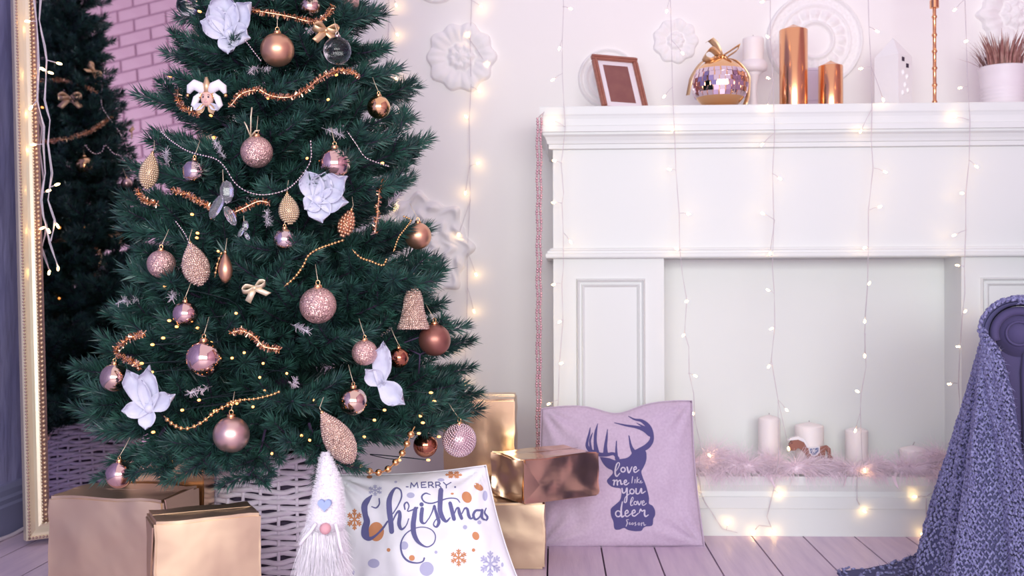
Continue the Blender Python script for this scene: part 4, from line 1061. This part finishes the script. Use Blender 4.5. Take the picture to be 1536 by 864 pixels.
# ------------------------------------------------------------------ gift boxes
def gift(label, corner, ang, w, d, h, m, seed, flap=None, amp=.0035, z0=0.0):
    """corner: front corner; ang: direction of the front face; w along it, d away from the camera"""
    a = math.radians(ang); ux = V((math.cos(a), math.sin(a), 0)); uy = V((-math.sin(a), math.cos(a), 0)); c = V((corner[0], corner[1], z0 + .0006))
    t = thing('gift_box', label, 'gift box', c + ux * w / 2 + uy * d / 2, 'gold wrapped gift boxes')
    bm = bmesh.new(); bmesh.ops.create_cube(bm, size=1)
    bmesh.ops.bevel(bm, geom=list(bm.edges), offset=.006 / max(w, h), segments=2, affect='EDGES')
    bmesh.ops.subdivide_edges(bm, edges=[e for e in bm.edges if e.calc_length() > .5], cuts=9, use_grid_fill=True)
    vs = []
    for v in bm.verts:
        q = v.co
        p = c + ux * (q.x + .5) * w + uy * (q.y + .5) * d + V((0, 0, (q.z + .5) * h))
        nz = noise.noise_vector(V((q.x * w, q.y * d, q.z * h)) * 22 + V((seed, seed, 0)))
        am = amp * (1 if q.z > -.4 else 0)
        p += V((nz.x * am, nz.y * am, nz.z * am * .8))
        vs.append(p)
    bm.verts.index_update(); fs = [tuple(v.index for v in f.verts) for f in bm.faces]; bm.free()
    mk('wrapping', vs, fs, m, t, angle=38)
    top = c + V((0, 0, h))
    def flap_tri(o, e1, e2, nrm, name='folded_flap'):
        b = MB(); n = nrm * .0016
        P0, P1, P2 = o, o + e1, o + e2
        b.add([P0 + n * 2.2, P1 + n * 2.2, P2 + n * 2.2, P0 + n * .4, P1 + n * .4, P2 + n * .4], [(0, 1, 2), (5, 4, 3), (0, 3, 4, 1), (1, 4, 5, 2), (2, 5, 3, 0)])
        bm = bmesh.new(); o_ = b.build(name, m, t, smooth=False)
        bm.from_mesh(o_.data); bmesh.ops.recalc_face_normals(bm, faces=bm.faces); bm.to_mesh(o_.data); bm.free()
    if flap == 'side_r':
        flap_tri(c + ux * w + V((0, 0, h)), uy * d * .8, V((0, 0, -h * .75)) + uy * d * .45, ux)
    if flap == 'side_l':
        flap_tri(c + V((0, 0, h * .97)), uy * d * .9, V((0, 0, -h * .42)) + uy * d * .35, -ux)
    if flap == 'front':
        flap_tri(c + V((0, 0, h * .96)), V((0, 0, -h * .92)), ux * w * .2 + V((0, 0, -h * .55)), -uy)
    # paper seam
    MB().obox(c + ux * w * .02 + uy * d * .55 + V((0, 0, h + .0008)), ux * w * .96, uy * .0015, V((0, 0, .0008))).build('paper_seam', m, t, smooth=False)
    return t
cD = P(246, 750, 2.1)
gift('large pale gold gift box at the far left below the tree', cD.to_2d() - V((math.cos(math.radians(-6)), math.sin(math.radians(-6)))) * .252, -6, .252, .16, cD.z, M_foil2, 1, 'side_r', .005)
cE = P(231, 785, 1.9)
gift('gold gift box in front of the basket with creased left corner', cE.to_2d(), 27, .192, .12, cE.z, M_foil2, 2, 'side_l', .004)
gift('gold gift box wedged between the wicker basket and the far left box', (-.93, 2.285), 0, .168, .068, .345, M_foil, 3)
zC = .713 - 323 * 2.7 / 1600
gift('lowest gold gift box under the flat copper gold one', (P(817, 760, 2.70).x - .21, 2.70), 0, .21, .17, zC, M_foil2, 4)
gift('flat shiny copper gold gift box stacked in front of the deer pillow', P(785, 757, 2.66).to_2d(), 33, .232, .165, .112, M_foil, 5, 'front', .006, z0=zC + .003)
xA = P(772, 640, 2.98).x
gift('tall gold gift box standing behind the beaded rose ball', (xA - .20, 2.98), 0, .20, .19, .402, M_foil, 6, None, .004)

# ------------------------------------------------------------------ pillows
def pillow(name, label, corners, normal_bulge, back_bulge, m, seed, edge_fn=None, wr=.006, n=56):
    """corners: TL, TR, BR, BL in world space"""
    TL, TR, BR_, BL = [V(c) for c in corners]
    nrm = (TR - TL).cross(BL - TL).normalized()
    if nrm.y > 0: nrm = -nrm
    def pt(u, v, sgn):
        p = (TL * (1 - u) + TR * u) * (1 - v) + (BL * (1 - u) + BR_ * u) * v
        if edge_fn: p = p + edge_fn(u, v)
        e = (max(0, 1 - abs(2 * u - 1) ** 2.6) * max(0, 1 - abs(2 * v - 1) ** 2.6)) ** .62
        w = noise.noise(V((u * 4.2, v * 4.2, seed))) * wr * e + noise.noise(V((u * 11, v * 5, seed + 4))) * wr * .4 * e
        # pull creases from the corners
        cr = 0
        for (cu, cv) in ((0, 0), (1, 0), (0, 1), (1, 1)):
            du, dv = u - cu, v - cv; r = math.hypot(du, dv); a = math.atan2(abs(dv), abs(du))
            cr += wr * .55 * math.sin(a * 14 + seed) * math.exp(-(r / .25) ** 2) * min(1, r * 9) * min(1, min(abs(du), abs(dv)) * 16)
        return p + nrm * sgn * ((normal_bulge if sgn > 0 else back_bulge) * e) + nrm * (w + cr if sgn > 0 else 0)
    vs = []; idx = {}
    fs = []
    for s in (1, -1):
        for i in range(n + 1):
            for j in range(n + 1):
                edge = i in (0, n) or j in (0, n)
                if s == -1 and edge: idx[(s, i, j)] = idx[(1, i, j)]; continue
                idx[(s, i, j)] = len(vs); vs.append(pt(j / n, i / n, s))
        for i in range(n):
            for j in range(n):
                q = (idx[(s, i, j)], idx[(s, i + 1, j)], idx[(s, i + 1, j + 1)], idx[(s, i, j + 1)])
                fs.append(q if s == 1 else q[::-1])
    lo = min(v.z for v in vs)
    t = thing(name, label, 'pillow', V(((BL.x + BR_.x) / 2, (BL.y + BR_.y) / 2, 0)))
    body = mk('cover', vs, fs, m, t)
    # seam piping round the edge
    rim = [pt(k / n, 0, 1) for k in range(n)] + [pt(1, k / n, 1) for k in range(n)] + [pt(1 - k / n, 1, 1) for k in range(n)] + [pt(0, 1 - k / n, 1) for k in range(n)]
    MB().tube(rim, .0016, 5, closed=True).build('seam', m, t)
    return t, BVHTree.FromPolygons([tuple(v) for v in vs], fs), body
class Print:
    def __init__(s, bvh, x0, y0, k): s.bvh, s.x0, s.y0, s.k = bvh, x0, y0, k
    def cast(s, x, y, off):
        d = ray(s.x0 + x / s.k, s.y0 + y / s.k).normalized()
        h, n, i, dist = s.bvh.ray_cast(CAM, d)
        if h is None: return None
        if n.dot(d) > 0: n = -n
        return h + n * off
    def put(s, mb, pts, faces, off):
        out = [s.cast(x, y, off) for x, y in pts]; n = len(mb.v); mp = {}
        for i, p in enumerate(out):
            if p is not None: mp[i] = len(mb.v); mb.v.append(p)
        for f in faces:
            if all(i in mp for i in f):
                q = [mb.v[mp[i]] for i in f]
                if max((a - b).length for a in q for b in q) < .03: mb.f.append(tuple(mp[i] for i in f))
    def stroke(s, mb, pts, off=.0008, step=7, cap=True):
        q = catmull([(x, y, w) for x, y, w in pts], step); vs = []; fs = []; N = len(q)
        for i in range(N):
            a = q[max(i - 1, 0)]; b = q[min(i + 1, N - 1)]; tx, ty = b[0] - a[0], b[1] - a[1]; l = math.hypot(tx, ty) or 1; nx, ny = -ty / l, tx / l
            w = max(q[i][2], 1) / 2
            vs += [(q[i][0] + nx * w, q[i][1] + ny * w), (q[i][0], q[i][1]), (q[i][0] - nx * w, q[i][1] - ny * w)]
        for i in range(N - 1):
            for k in (0, 1): fs.append((i * 3 + k, i * 3 + k + 1, i * 3 + k + 4, i * 3 + k + 3))
        s.put(mb, vs, fs, off)
        if cap:
            for e in (0, -1): s.disc(mb, q[e][0], q[e][1], q[e][2] / 2, q[e][2] / 2, off, 8, 1)
    def disc(s, mb, x, y, rx, ry, off=.0006, n=24, rings=4, rot=0):
        vs = [(x, y)]; fs = []
        for r in range(1, rings + 1):
            for k in range(n):
                a = 2 * PI * k / n; ex, ey = rx * r / rings * math.cos(a), ry * r / rings * math.sin(a)
                vs.append((x + ex * math.cos(rot) - ey * math.sin(rot), y + ex * math.sin(rot) + ey * math.cos(rot)))
        for k in range(n): fs.append((0, 1 + k, 1 + (k + 1) % n))
        for r in range(rings - 1):
            for k in range(n): fs.append((1 + r * n + k, 1 + (r + 1) * n + k, 1 + (r + 1) * n + (k + 1) % n, 1 + r * n + (k + 1) % n))
        s.put(mb, vs, fs, off)
    def poly(s, mb, pts, off=.0006, grid=16):
        pts = [tuple(q) for q in catmull(pts + [pts[0]], 9)][:-1]
        n = len(pts); xs = [p[0] for p in pts]; ys = [p[1] for p in pts]
        def inside(x, y):
            c = False
            for i in range(n):
                x1, y1 = pts[i]; x2, y2 = pts[i - 1]
                if (y1 > y) != (y2 > y) and x < (x2 - x1) * (y - y1) / (y2 - y1) + x1: c = not c
            return c
        inner = [(x, y) for x in np.arange(min(xs), max(xs), grid) for y in np.arange(min(ys), max(ys), grid) if inside(x, y)]
        allp = [V(p) for p in pts + inner]
        vo, eo, fo, *_ = delaunay_2d_cdt(allp, [(i, (i + 1) % n) for i in range(n)], [tuple(range(n))], 1, 1e-4)
        s.put(mb, [(v.x, v.y) for v in vo], [tuple(f) for f in fo], off)
    def snow(s, mb, x, y, rx, ry, w, rot=0, off=.0006):
        for k in range(6):
            a = rot + k * PI / 3; dx, dy = math.cos(a), math.sin(a)
            L = lambda t, da=0, l=0: (x + rx * (t * dx + l * math.cos(a + da)), y + ry * (t * dy + l * math.sin(a + da)), w)
            s.stroke(mb, [L(0), L(.5), L(1)], off, 14)
            for t, l in ((.42, .3), (.7, .28)):
                for da in (.85, -.85): s.stroke(mb, [L(t), L(t, da, l)], off, 14)
# deer pillow
def edgeD(u, v):
    top = (1 - v) ** 3
    return V((0, 0, top * (-.020 * math.exp(-((u - .5) / .14) ** 2) + .004 * math.sin(u * 9)))) + V((0, 0, (v ** 6) * -.004)) + V((-.008 * math.sin(PI * v) * (u > .5) * (2 * u - 1), 0, 0))
tD, bvD, _ = pillow('deer_pillow', 'lilac linen pillow with navy stag head print leaning on the fireplace',
                    [P(812, 613, 3.035), P(1038, 602, 3.035), P(1057, 818, 2.95), P(806, 820, 2.95)], .05, .028, M_linen, 3, edgeD, .020)
pr = Print(bvD, 860, 620, 4.8)
b = MB()
pr.poly(b, [(190, 314), (222, 317), (262, 324), (300, 338), (330, 330), (370, 325), (400, 312), (430, 280), (455, 262), (490, 258), (520, 270), (527, 310), (522, 350), (505, 390), (490, 420), (500, 460), (520, 510), (535, 560), (545, 610), (545, 650), (570, 665), (588, 700), (588, 735), (575, 760), (572, 800), (555, 812), (520, 815), (500, 830), (490, 845), (440, 848), (390, 838), (365, 825), (330, 838), (300, 835), (292, 815), (288, 780), (272, 740), (268, 700), (275, 680), (310, 650), (335, 625), (345, 590), (345, 555), (335, 540), (300, 535), (270, 525), (245, 500), (243, 480), (265, 455), (285, 430), (280, 410), (255, 400), (225, 375), (205, 345)])
for st in ([(322, 325, 22), (290, 292, 22), (240, 298, 26), (190, 296, 30), (140, 278, 30), (110, 255, 28), (98, 230, 22), (102, 195, 18), (114, 150, 15), (122, 105, 6)],
           [(128, 262, 18), (120, 205, 15), (128, 168, 12), (139, 140, 4)], [(168, 285, 40), (158, 210, 24), (161, 140, 20), (175, 76, 5)],
           [(232, 290, 36), (232, 235, 24), (239, 180, 17), (246, 116, 5)], [(312, 326, 26), (309, 260, 14), (311, 200, 7)],
           [(440, 290, 44), (480, 266, 36), (528, 240, 40), (558, 205, 34), (566, 170, 28), (556, 120, 30), (528, 82, 32), (490, 54, 22), (440, 44, 13), (397, 22, 5)],
           [(552, 152, 34), (510, 118, 32), (450, 99, 20), (380, 88, 14), (296, 69, 5)], [(535, 115, 24), (500, 95, 15), (456, 70, 4)], [(442, 290, 40), (416, 240, 20), (400, 162, 8)]):
    pr.stroke(b, st, .0006)
b.build('stag_print', M_navy, tD)
b = MB(); W = 8
def e_(x, y, s, w=W): return [(x, y + 2 * s, w), (x + 10 * s, y - 2 * s, w * .8), (x + 7 * s, y - 10 * s, w), (x, y - 4 * s, w), (x + 1 * s, y + 8 * s, w), (x + 8 * s, y + 11 * s, w * .9), (x + 20 * s, y + 2 * s, w * .7)]
def o_(x, y, r, w=W): return [(x + r * math.cos(a), y + r * 1.1 * math.sin(a), w) for a in np.linspace(-1.2, 2 * PI - 1.2, 12)]
for st in ([(300, 425, 4), (322, 395, 5), (333, 368, 5), (326, 354, 5), (313, 368, 8), (304, 405, 10), (304, 438, 10), (315, 453, 8), (336, 430, 5)], o_(358, 406, 15), [(386, 388, 9), (399, 428, 9), (421, 386, 6)], e_(435, 404, 1.9),
           [(285, 484, 6), (297, 482, 8), (292, 516, 9)], [(296, 494, 6), (315, 480, 7), (318, 516, 9)], [(320, 494, 6), (339, 481, 7), (344, 510, 9), (356, 506, 5)], e_(366, 496, 1.7),
           [(426, 456, 5), (421, 500, 5)], [(445, 476, 5), (443, 501, 5)], [(461, 460, 5), (458, 501, 5)], [(475, 474, 4), (461, 487, 4), (477, 501, 4)], e_(482, 492, .9, 4),
           [(350, 540, 8), (356, 572, 9), (374, 566, 7), (385, 537, 9), (386, 585, 9), (381, 636, 8), (367, 640, 6), (374, 604, 5), (408, 576, 5)], o_(422, 562, 16), [(452, 542, 9), (453, 575, 9), (474, 574, 7), (490, 540, 9), (494, 574, 8), (520, 560, 5)],
           [(411, 650, 3), (425, 630, 4), (431, 612, 4), (426, 602, 4), (417, 618, 6), (412, 645, 7), (416, 664, 6), (431, 658, 4)], o_(447, 646, 11, 6), [(463, 632, 7), (474, 660, 7), (489, 630, 5)], e_(495, 644, 1.6, 6),
           o_(322, 722, 19), [(352, 636, 6), (344, 690, 11), (348, 742, 11), (368, 736, 6)], e_(374, 718, 2.1), e_(424, 716, 2.1), [(474, 716, 6), (484, 690, 9), (494, 704, 8), (514, 697, 8), (512, 724, 10), (520, 742, 9), (540, 730, 5)],
           [(398, 764, 4), (382, 768, 5), (390, 786, 6), (380, 812, 5)], e_(402, 792, .8, 4), o_(427, 794, 6, 4), [(450, 784, 4), (442, 790, 5), (452, 800, 5), (444, 807, 4)], o_(472, 796, 7, 4), [(490, 786, 4), (490, 808, 5)], [(491, 795, 3), (505, 785, 4), (509, 806, 5), (522, 800, 3)]):
    pr.stroke(b, [(x, y, w * 1.15) for x, y, w in st], .0014, 5)
b.build('white_lettering', M_lettering, tD)
# merry christmas pillow
def edgeM(u, v):
    return V((.010 * math.sin(PI * v) * (1 - 2 * u) * (1 if u < .5 else 1.2), 0, (1 - v) ** 4 * (-.008 * math.sin(PI * u))))
tM, bvM, _ = pillow('merry_christmas_pillow', 'white pillow printed with merry christmas lettering, dots and snowflakes', 
                    [P(503, 712, 2.37), P(729, 698, 2.40), P(800, 925, 2.29), P(520, 930, 2.25)], .060, .04, M_cotton, 11, edgeM, .020)
pr = Print(bvM, 500, 680, 4.697)
bi = MB()
def dot_(m, *a, **k):
    b = MB(); pr.disc(b, *a, **k); b.build('printed_dot', m, tM) if b.f else None
def flake(m, *a):
    b = MB(); pr.snow(b, *a); b.build('printed_snowflake', m, tM) if b.f else None
for x, y, rx, ry, ro in ((303, 552, 55, 68, 0), (940, 310, 34, 42, -.5), (1022, 237, 37, 21, .6), (1003, 582, 24, 30, -.4), (987, 682, 12, 12, 0), (390, 681, 13, 13, 0), (553, 737, 20, 20, 0), (838, 285, 11, 7, 0), (577, 126, 28, 9, .1), (255, 168, 20, 11, 0)): dot_(M_orange, x, y, rx, ry, .0006, rot=ro)
for x, y, rx, ry in ((545, 296, 28, 20), (500, 650, 28, 29), (285, 775, 41, 32), (657, 814, 50, 50), (928, 521, 15, 15), (723, 697, 11, 11), (1190, 785, 9, 16), (812, 107, 10, 10), (1028, 487, 14, 14), (440, 203, 10, 8), (758, 188, 24, 11), (142, 840, 8, 15), (1068, 300, 18, 36)): dot_(M_lilac, x, y, rx, ry, .0006)
flake(M_orange, 883, 735, 58, 58, 9, PI / 2); flake(M_orange, 150, 466, 52, 72, 10, PI / 2); flake(M_orange, 848, 152, 56, 24, 8, 0); flake(M_lilac, 1105, 780, 72, 88, 12, PI / 2); flake(M_lilac, 295, 262, 50, 38, 6, PI / 2)
ci = [[(272, 297, 10), (242, 332, 36), (220, 372, 44), (226, 430, 38), (238, 480, 44), (226, 530, 52), (228, 578, 56), (256, 603, 30), (300, 580, 16), (350, 530, 15), (384, 480, 12)],
      [(325, 320, 9), (326, 358, 10), (302, 385, 10), (271, 377, 7)],
      [(412, 553, 34), (405, 480, 36), (396, 400, 38), (394, 335, 36), (412, 280, 26), (442, 246, 12), (474, 262, 10), (480, 310, 10), (455, 370, 9), (420, 425, 8)],
      [(410, 500, 8), (440, 432, 12), (464, 408, 18), (470, 440, 26), (464, 500, 28), (482, 536, 18), (512, 512, 8), (530, 462, 7)],
      [(504, 395, 10), (500, 362, 12), (518, 346, 10), (532, 372, 9), (522, 408, 8), (548, 402, 9), (592, 384, 14)],
      [(578, 390, 28), (570, 440, 34), (562, 500, 36), (565, 560, 34), (586, 612, 28), (622, 646, 16), (665, 660, 9), (708, 632, 8), (718, 580, 8), (690, 540, 7), (640, 522, 7), (580, 528, 7), (520, 560, 8), (485, 610, 10), (475, 660, 12), (490, 720, 14), (530, 760, 14), (590, 772, 10), (630, 760, 10), (640, 738, 12)],
      [(626, 390, 26), (620, 440, 28), (622, 483, 24), (645, 494, 10), (670, 462, 7)], [(672, 462, 7), (698, 410, 9), (712, 368, 14), (720, 400, 18), (736, 450, 24), (744, 488, 24), (726, 520, 14), (705, 504, 9), (722, 468, 8), (765, 440, 7)],
      [(757, 262, 36), (752, 330, 34), (752, 400, 32), (770, 452, 30), (796, 480, 18), (822, 455, 8)],
      [(684, 292, 5), (650, 282, 10), (624, 305, 12), (640, 340, 10), (690, 352, 9), (750, 336, 9), (810, 318, 8), (866, 320, 8), (890, 346, 6)],
      [(822, 352, 26), (834, 400, 28), (850, 464, 28)], [(850, 432, 8), (866, 392, 11), (880, 385, 15), (888, 420, 24), (904, 460, 22)], [(906, 425, 8), (926, 388, 12), (944, 395, 18), (954, 440, 22), (970, 462, 14), (992, 448, 7)],
      [(1034, 402, 14), (1002, 406, 16), (986, 438, 18), (1002, 468, 15), (1030, 448, 10), (1046, 402, 10)], [(1046, 402, 20), (1044, 450, 20), (1060, 470, 10)], [(1075, 388, 8), (1064, 420, 12), (1084, 450, 16), (1076, 472, 12), (1060, 464, 7)]]
for st in ci: pr.stroke(bi, st, .0012)
pr.disc(bi, 622, 360, 15, 15, .0012)
for st in ([(545, 245), (550, 210), (570, 236), (590, 208), (598, 244)], [(652, 205), (620, 207), (622, 243), (654, 241)], [(621, 225), (646, 223)], [(672, 243), (670, 206), (694, 205), (701, 217), (690, 227), (671, 228)], [(690, 228), (706, 243)], [(722, 243), (720, 205), (744, 205), (752, 216), (742, 226), (721, 228)], [(742, 228), (758, 243)], [(775, 206), (796, 226), (796, 246)], [(796, 226), (828, 207)], [(514, 238), (528, 238)]):
    for a, c_ in zip(st, st[1:]): pr.stroke(bi, [(a[0], a[1], 7.5), ((a[0] + c_[0]) / 2, (a[1] + c_[1]) / 2, 7.5), (c_[0], c_[1], 7.5)], .0012)
pr.disc(bi, 858, 240, 6, 6, .0012)
bi.build('lettering', M_indigo, tM)

# ------------------------------------------------------------------ gnome
YG = 1.98
gc = V((P(486, 700, YG).x, YG, 0)); kg = YG / FPX
zg = lambda py: P(486, py, YG).z
gn = thing('gnome', 'white furry gnome figure with tall hat, blue heart and pink nose', 'figurine', gc)
bodyp = [(.030, .002), (.050, .006), (.056, .05), (.053, .12), (.045, .18), (.041, zg(820)), (.038, zg(800)), (.033, zg(784))]
MB().lathe(gc, bodyp, 28).build('body', M_fur, gn)
def hat_pt(t): return gc + V((.004 + .004 * t + .006 * math.sin(t * 4) * t, -.004, zg(792) + t * (zg(678) - zg(792))))
hr_ = [.034, .0335, .0325, .031, .029, .0265, .024, .021, .0175, .0135, .0095, .003]
MB().tube([hat_pt(i / 11) for i in range(12)], hr_, 24).build('hat', M_fur, gn)
b = MB()
for k in range(3800):
    t = rnd.random() ** 1.1; i = t * 11; r = np.interp(i, range(12), hr_); a = rnd.uniform(0, 2 * PI)
    d = V((math.cos(a), math.sin(a), rnd.uniform(-.3, .5))); strands(b, hat_pt(t) + V((math.cos(a) * r, math.sin(a) * r, 0)), d, rnd.uniform(.003, .0075), .0005, .1, 2, .5)
b.build('hat_fuzz', M_fur, gn, kind='stuff')
b = MB()
for k in range(3600):
    a = rnd.uniform(0, 2 * PI); h = rnd.uniform(.03, zg(786)); r = np.interp(h, [q[1] for q in bodyp], [q[0] for q in bodyp])
    d = V((math.cos(a) * .45, math.sin(a) * .45, -.75)); strands(b, gc + V((math.cos(a) * r, math.sin(a) * r, h)), d, rnd.uniform(.012, .026), .0006, .05, 3, .3)
for v in b.v: v.z = max(v.z, .002)
b.build('fur', M_fur, gn, kind='stuff')
beard = [(.0, zg(790)), (.02, zg(800)), (.033, zg(830)), (.036, zg(870)), (.030, zg(920)), (.012, zg(960))]
b = MB()
for k in range(1500):
    x = rnd.uniform(-.030, .030); a = rnd.uniform(-.6, .6)
    strands(b, gc + V((x, -.042 + 8 * x * x, zg(rnd.uniform(792, 850)))), V((x * 8, -.18, -1)), rnd.uniform(.05, .11), .0007, .08, 4, .12)
b.build('beard', M_fur, gn, kind='stuff')
MB().ball(P(488, 793, YG - .052), 8.5 * kg, 20, 14).build('nose', M_nose, gn)
hc = P(487, 757, YG - .042); pts = []
for k in range(40):
    t = 2 * PI * k / 40; x = 16 * math.sin(t) ** 3; y = 13 * math.cos(t) - 5 * math.cos(2 * t) - 2 * math.cos(3 * t) - math.cos(4 * t)
    pts.append((x / 16 * 10 * kg, y / 16 * 10 * kg))
b = MB(); n = len(pts)
b.add([hc + V((x, -.0035, z)) for x, z in pts] + [hc + V((x * 1.02, .005, z * 1.02)) for x, z in pts], [tuple(range(n))[::-1], tuple(range(n, 2 * n))] + [(i, (i + 1) % n, (i + 1) % n + n, i + n) for i in range(n)])
b.build('heart', M_heart, gn, smooth=False)
for L in ([(474, 785), (466, 797), (456, 808), (450, 817)], [(503, 785), (507, 800), (510, 818), (514, 830)]):
    MB().tube([V(q) for q in catmull([tuple(P(x, y, YG - .045)) for x, y in L], .006)], .0032, 7).build('braid_cord', M_fur, gn)

# ------------------------------------------------------------------ armchair and throw
Ca = V((*P(1529, 500, 2.42).to_2d(), P(1529, 500, 2.42).z)); aa = V((.42, .9075, 0)); ao = V((-.9075, .42, 0)); up = V((0, 0, 1))
Ra = .052
ch = thing('armchair', 'indigo upholstered armchair with rolled arm at the right edge', 'armchair', V((Ca.x, Ca.y, 0)))
for off in (0, -.62):
    C0 = Ca + ao * off
    MB().tube([C0 + aa * .015, C0 + aa * .25, C0 + aa * .55], Ra * .93, 28).build('arm_roll', M_chair, ch)
    MB().obox(C0 + ao * (-.045 if off == 0 else -.045) + aa * .03 - up * (C0.z - .06), ao * .075, aa * .52, up * (C0.z - .08)).build('arm_panel', M_chair, ch, smooth=False)
    # scroll front: face disc, piping and tapering post
    sf = MB().lathe(C0 + aa * .012, [(Ra * .2, -.012), (Ra * .72, -.010), (Ra * .98, -.004), (Ra * 1.0, .01)], 32, aa)
    sf = MB().lathe(C0 + aa * .012, [(Ra * 1.0, -.02), (Ra * .98, -.01), (Ra * .72, -.006), (Ra * .2, -.004)], 32, -aa * -1)
    s_ = sf.build('scroll_front', M_chair, ch)
    ring = [C0 - aa * .009 + (ao * math.cos(t) + up * math.sin(t)) * Ra * .97 for t in np.linspace(-.35, PI + 1.25, 30)]
    ring += [C0 - aa * .009 + ao * -.012 - up * .085, C0 - aa * .009 + ao * -.015 - up * .2, C0 - aa * .009 + ao * -.016 - up * (C0.z - .07)]
    MB().tube(ring, .0105, 8).build('piping', M_chair, s_)
    ring = [C0 - aa * .011 + (ao * math.cos(t) + up * math.sin(t)) * Ra * .5 for t in np.linspace(0, 2 * PI, 25)[:-1]]
    MB().tube(ring, .0028, 6, closed=True).build('piping', M_chair, s_)
    MB().obox(C0 - aa * .006 - ao * .045 - up * (C0.z - .06), ao * .082, aa * .03, up * (C0.z - .10)).build('arm_post', M_chair, ch, smooth=False)
MB().obox(Ca - ao * .05 + aa * .03 + V((0, 0, -Ca.z + .06)), -ao * .52, aa * .55, up * .22).build('seat_base', M_chair, ch, smooth=False)
so = MB().obox(Ca - ao * .055 + aa * .02 + V((0, 0, -Ca.z + .285)), -ao * .51, aa * .5, up * .13).build('seat_cushion', M_chair, ch, smooth=False)
bv = so.modifiers.new('edge', 'BEVEL'); bv.width = .03; bv.segments = 4
so = MB().obox(Ca - ao * .13 + aa * .58 + V((0, 0, -Ca.z + .06)), -ao * .40, aa * .14, up * .86).build('backrest', M_chair, ch, smooth=False)
bv = so.modifiers.new('edge', 'BEVEL'); bv.width = .04; bv.segments = 4
for (i, j) in ((0, .05), (0, .5), (-.56, .05), (-.56, .5)):
    MB().tube([Ca + ao * i + aa * j + V((0, 0, -Ca.z + .001)), Ca + ao * i + aa * j + V((0, 0, -Ca.z + .07))], [.014, .02], 8).build('leg', M_wood, ch)
# throw: over the roll and down to the floor
FA, FB, FC = [V((*P(px, 432, Y).to_2d(), 0)) for px, Y in ((1578, 2.22), (1396, 2.45), (1404, 2.80))]
def throw_pt(s, t):
    """s 0..1 from inside the arm over the roll to the floor, t 0..1 from the front edge round the left side to the back"""
    Rt = Ra + .020 + .005 * math.sin(t * 9 + s * 5)
    ta = max(0, (t - .30) / .70)
    top = lambda a: Ca + aa * (-.022 + ta * .30) + (-ao * math.cos(a) + up * math.sin(a)) * Rt
    if s < .22: return top(PI * .12 + PI * .86 * (s / .22)) + aa * (-.010 * (1 - min(1, t / .3)))
    q = (s - .22) / .78
    p0 = top(PI * .98); p0 = V((p0.x, p0.y, 0)) + aa * (-.010 * (1 - min(1, t / .3)))
    tb = .58
    if t < tb: w = t / tb; f = FA.lerp(FB, w) + (ao * .03 - aa * .05) * math.sin(PI * w)
    else: w = (t - tb) / (1 - tb); f = FB.lerp(FC, w) + ao * .03 * math.sin(PI * w)
    dr = min(1, q / .93)
    e = dr ** (.45 + .60 * min(1, t / .38))
    p = p0.lerp(f, e)
    nrm_ = (ao * .55 - aa * .83) if t < tb else ao
    p += nrm_ * min(1, dr * 2.5) * ((.008 + .020 * dr) * math.sin(t * 21 + .8 * math.sin(dr * 3) + .5) + .006 * math.sin(t * 47 + dr * 4))
    zz = Ca.z - (Ca.z - .012) * dr
    lie = max(0, q - .93) / .07
    if lie > 0:
        p += ao * lie * (.02 + .17 * math.exp(-((t - .72) / .13) ** 2)) + (-aa * .02) * lie
        zz = .012 + .012 * math.sin(lie * 7 + t * 24) ** 2 * lie
    return p + up * max(zz, .011)
NS_, NT_ = 110, 70
grid = [[throw_pt(i / NS_, j / NT_) for j in range(NT_ + 1)] for i in range(NS_ + 1)]
tw = thing('knitted_throw', 'chunky blue grey knitted throw draped over the armchair arm to the floor', 'blanket', V((grid[-1][20].x, grid[-1][20].y, 0)))
MB().sheet(grid, .007).build('fabric', M_throwbase, tw)
b = MB()
cumS = [0]
for i in range(NS_): cumS.append(cumS[-1] + (grid[i + 1][35] - grid[i][35]).length)
rows = int(cumS[-1] / .0092)
for i in range(rows):
    s = np.interp((i + .5) / rows * cumS[-1], cumS, [k / NS_ for k in range(NS_ + 1)])
    for j in range(60):
        t = (j + .5 + (.5 if i % 2 else 0)) / 60.5
        p = throw_pt(s, t); e1 = throw_pt(min(1, s + .004), t) - p; e2 = throw_pt(s, min(1, t + .01)) - p
        if e1.length < 1e-6: e1 = p - throw_pt(s - .004, t)
        e1.normalize(); e2.normalize(); nrm = e2.cross(e1).normalized()
        if nrm.dot(ao * .6 - aa * .5 + up * .6) < 0 and s > .08: nrm = -nrm
        for sg in (-1, 1):
            d = (e1 * .8 + e2 * .6 * sg * rnd.uniform(.6, 1.3)).normalized(); x = d.cross(nrm).normalized()
            rot = Matrix((d, x, nrm)).transposed()
            b.ball(p + e2 * sg * .0022 + nrm * (.0035 + rnd.uniform(-.001, .0018)) + e1 * rnd.uniform(-.003, .003) + e2 * rnd.uniform(-.002, .002), .0058 * rnd.uniform(.75, 1.35), 5, 4, (1.0, .42, .5), rot)
for v in b.v: v.z = max(v.z, .002)
b.build('knit_stitches', M_throw, tw, kind='stuff')
b = MB()
for k in range(900):
    t = rnd.random(); s = rnd.choice((1.0, rnd.uniform(.25, 1))); e = throw_pt(s, t if s == 1 else rnd.choice((0, 1)))
    strands(b, e, V((rnd.uniform(-1, 1), rnd.uniform(-1, 1), rnd.uniform(-.2, .7))), rnd.uniform(.006, .014), .0007, .1, 3, .6)
for v in b.v: v.z = max(v.z, .002)
b.build('wool_fuzz', M_throw, tw, kind='stuff')
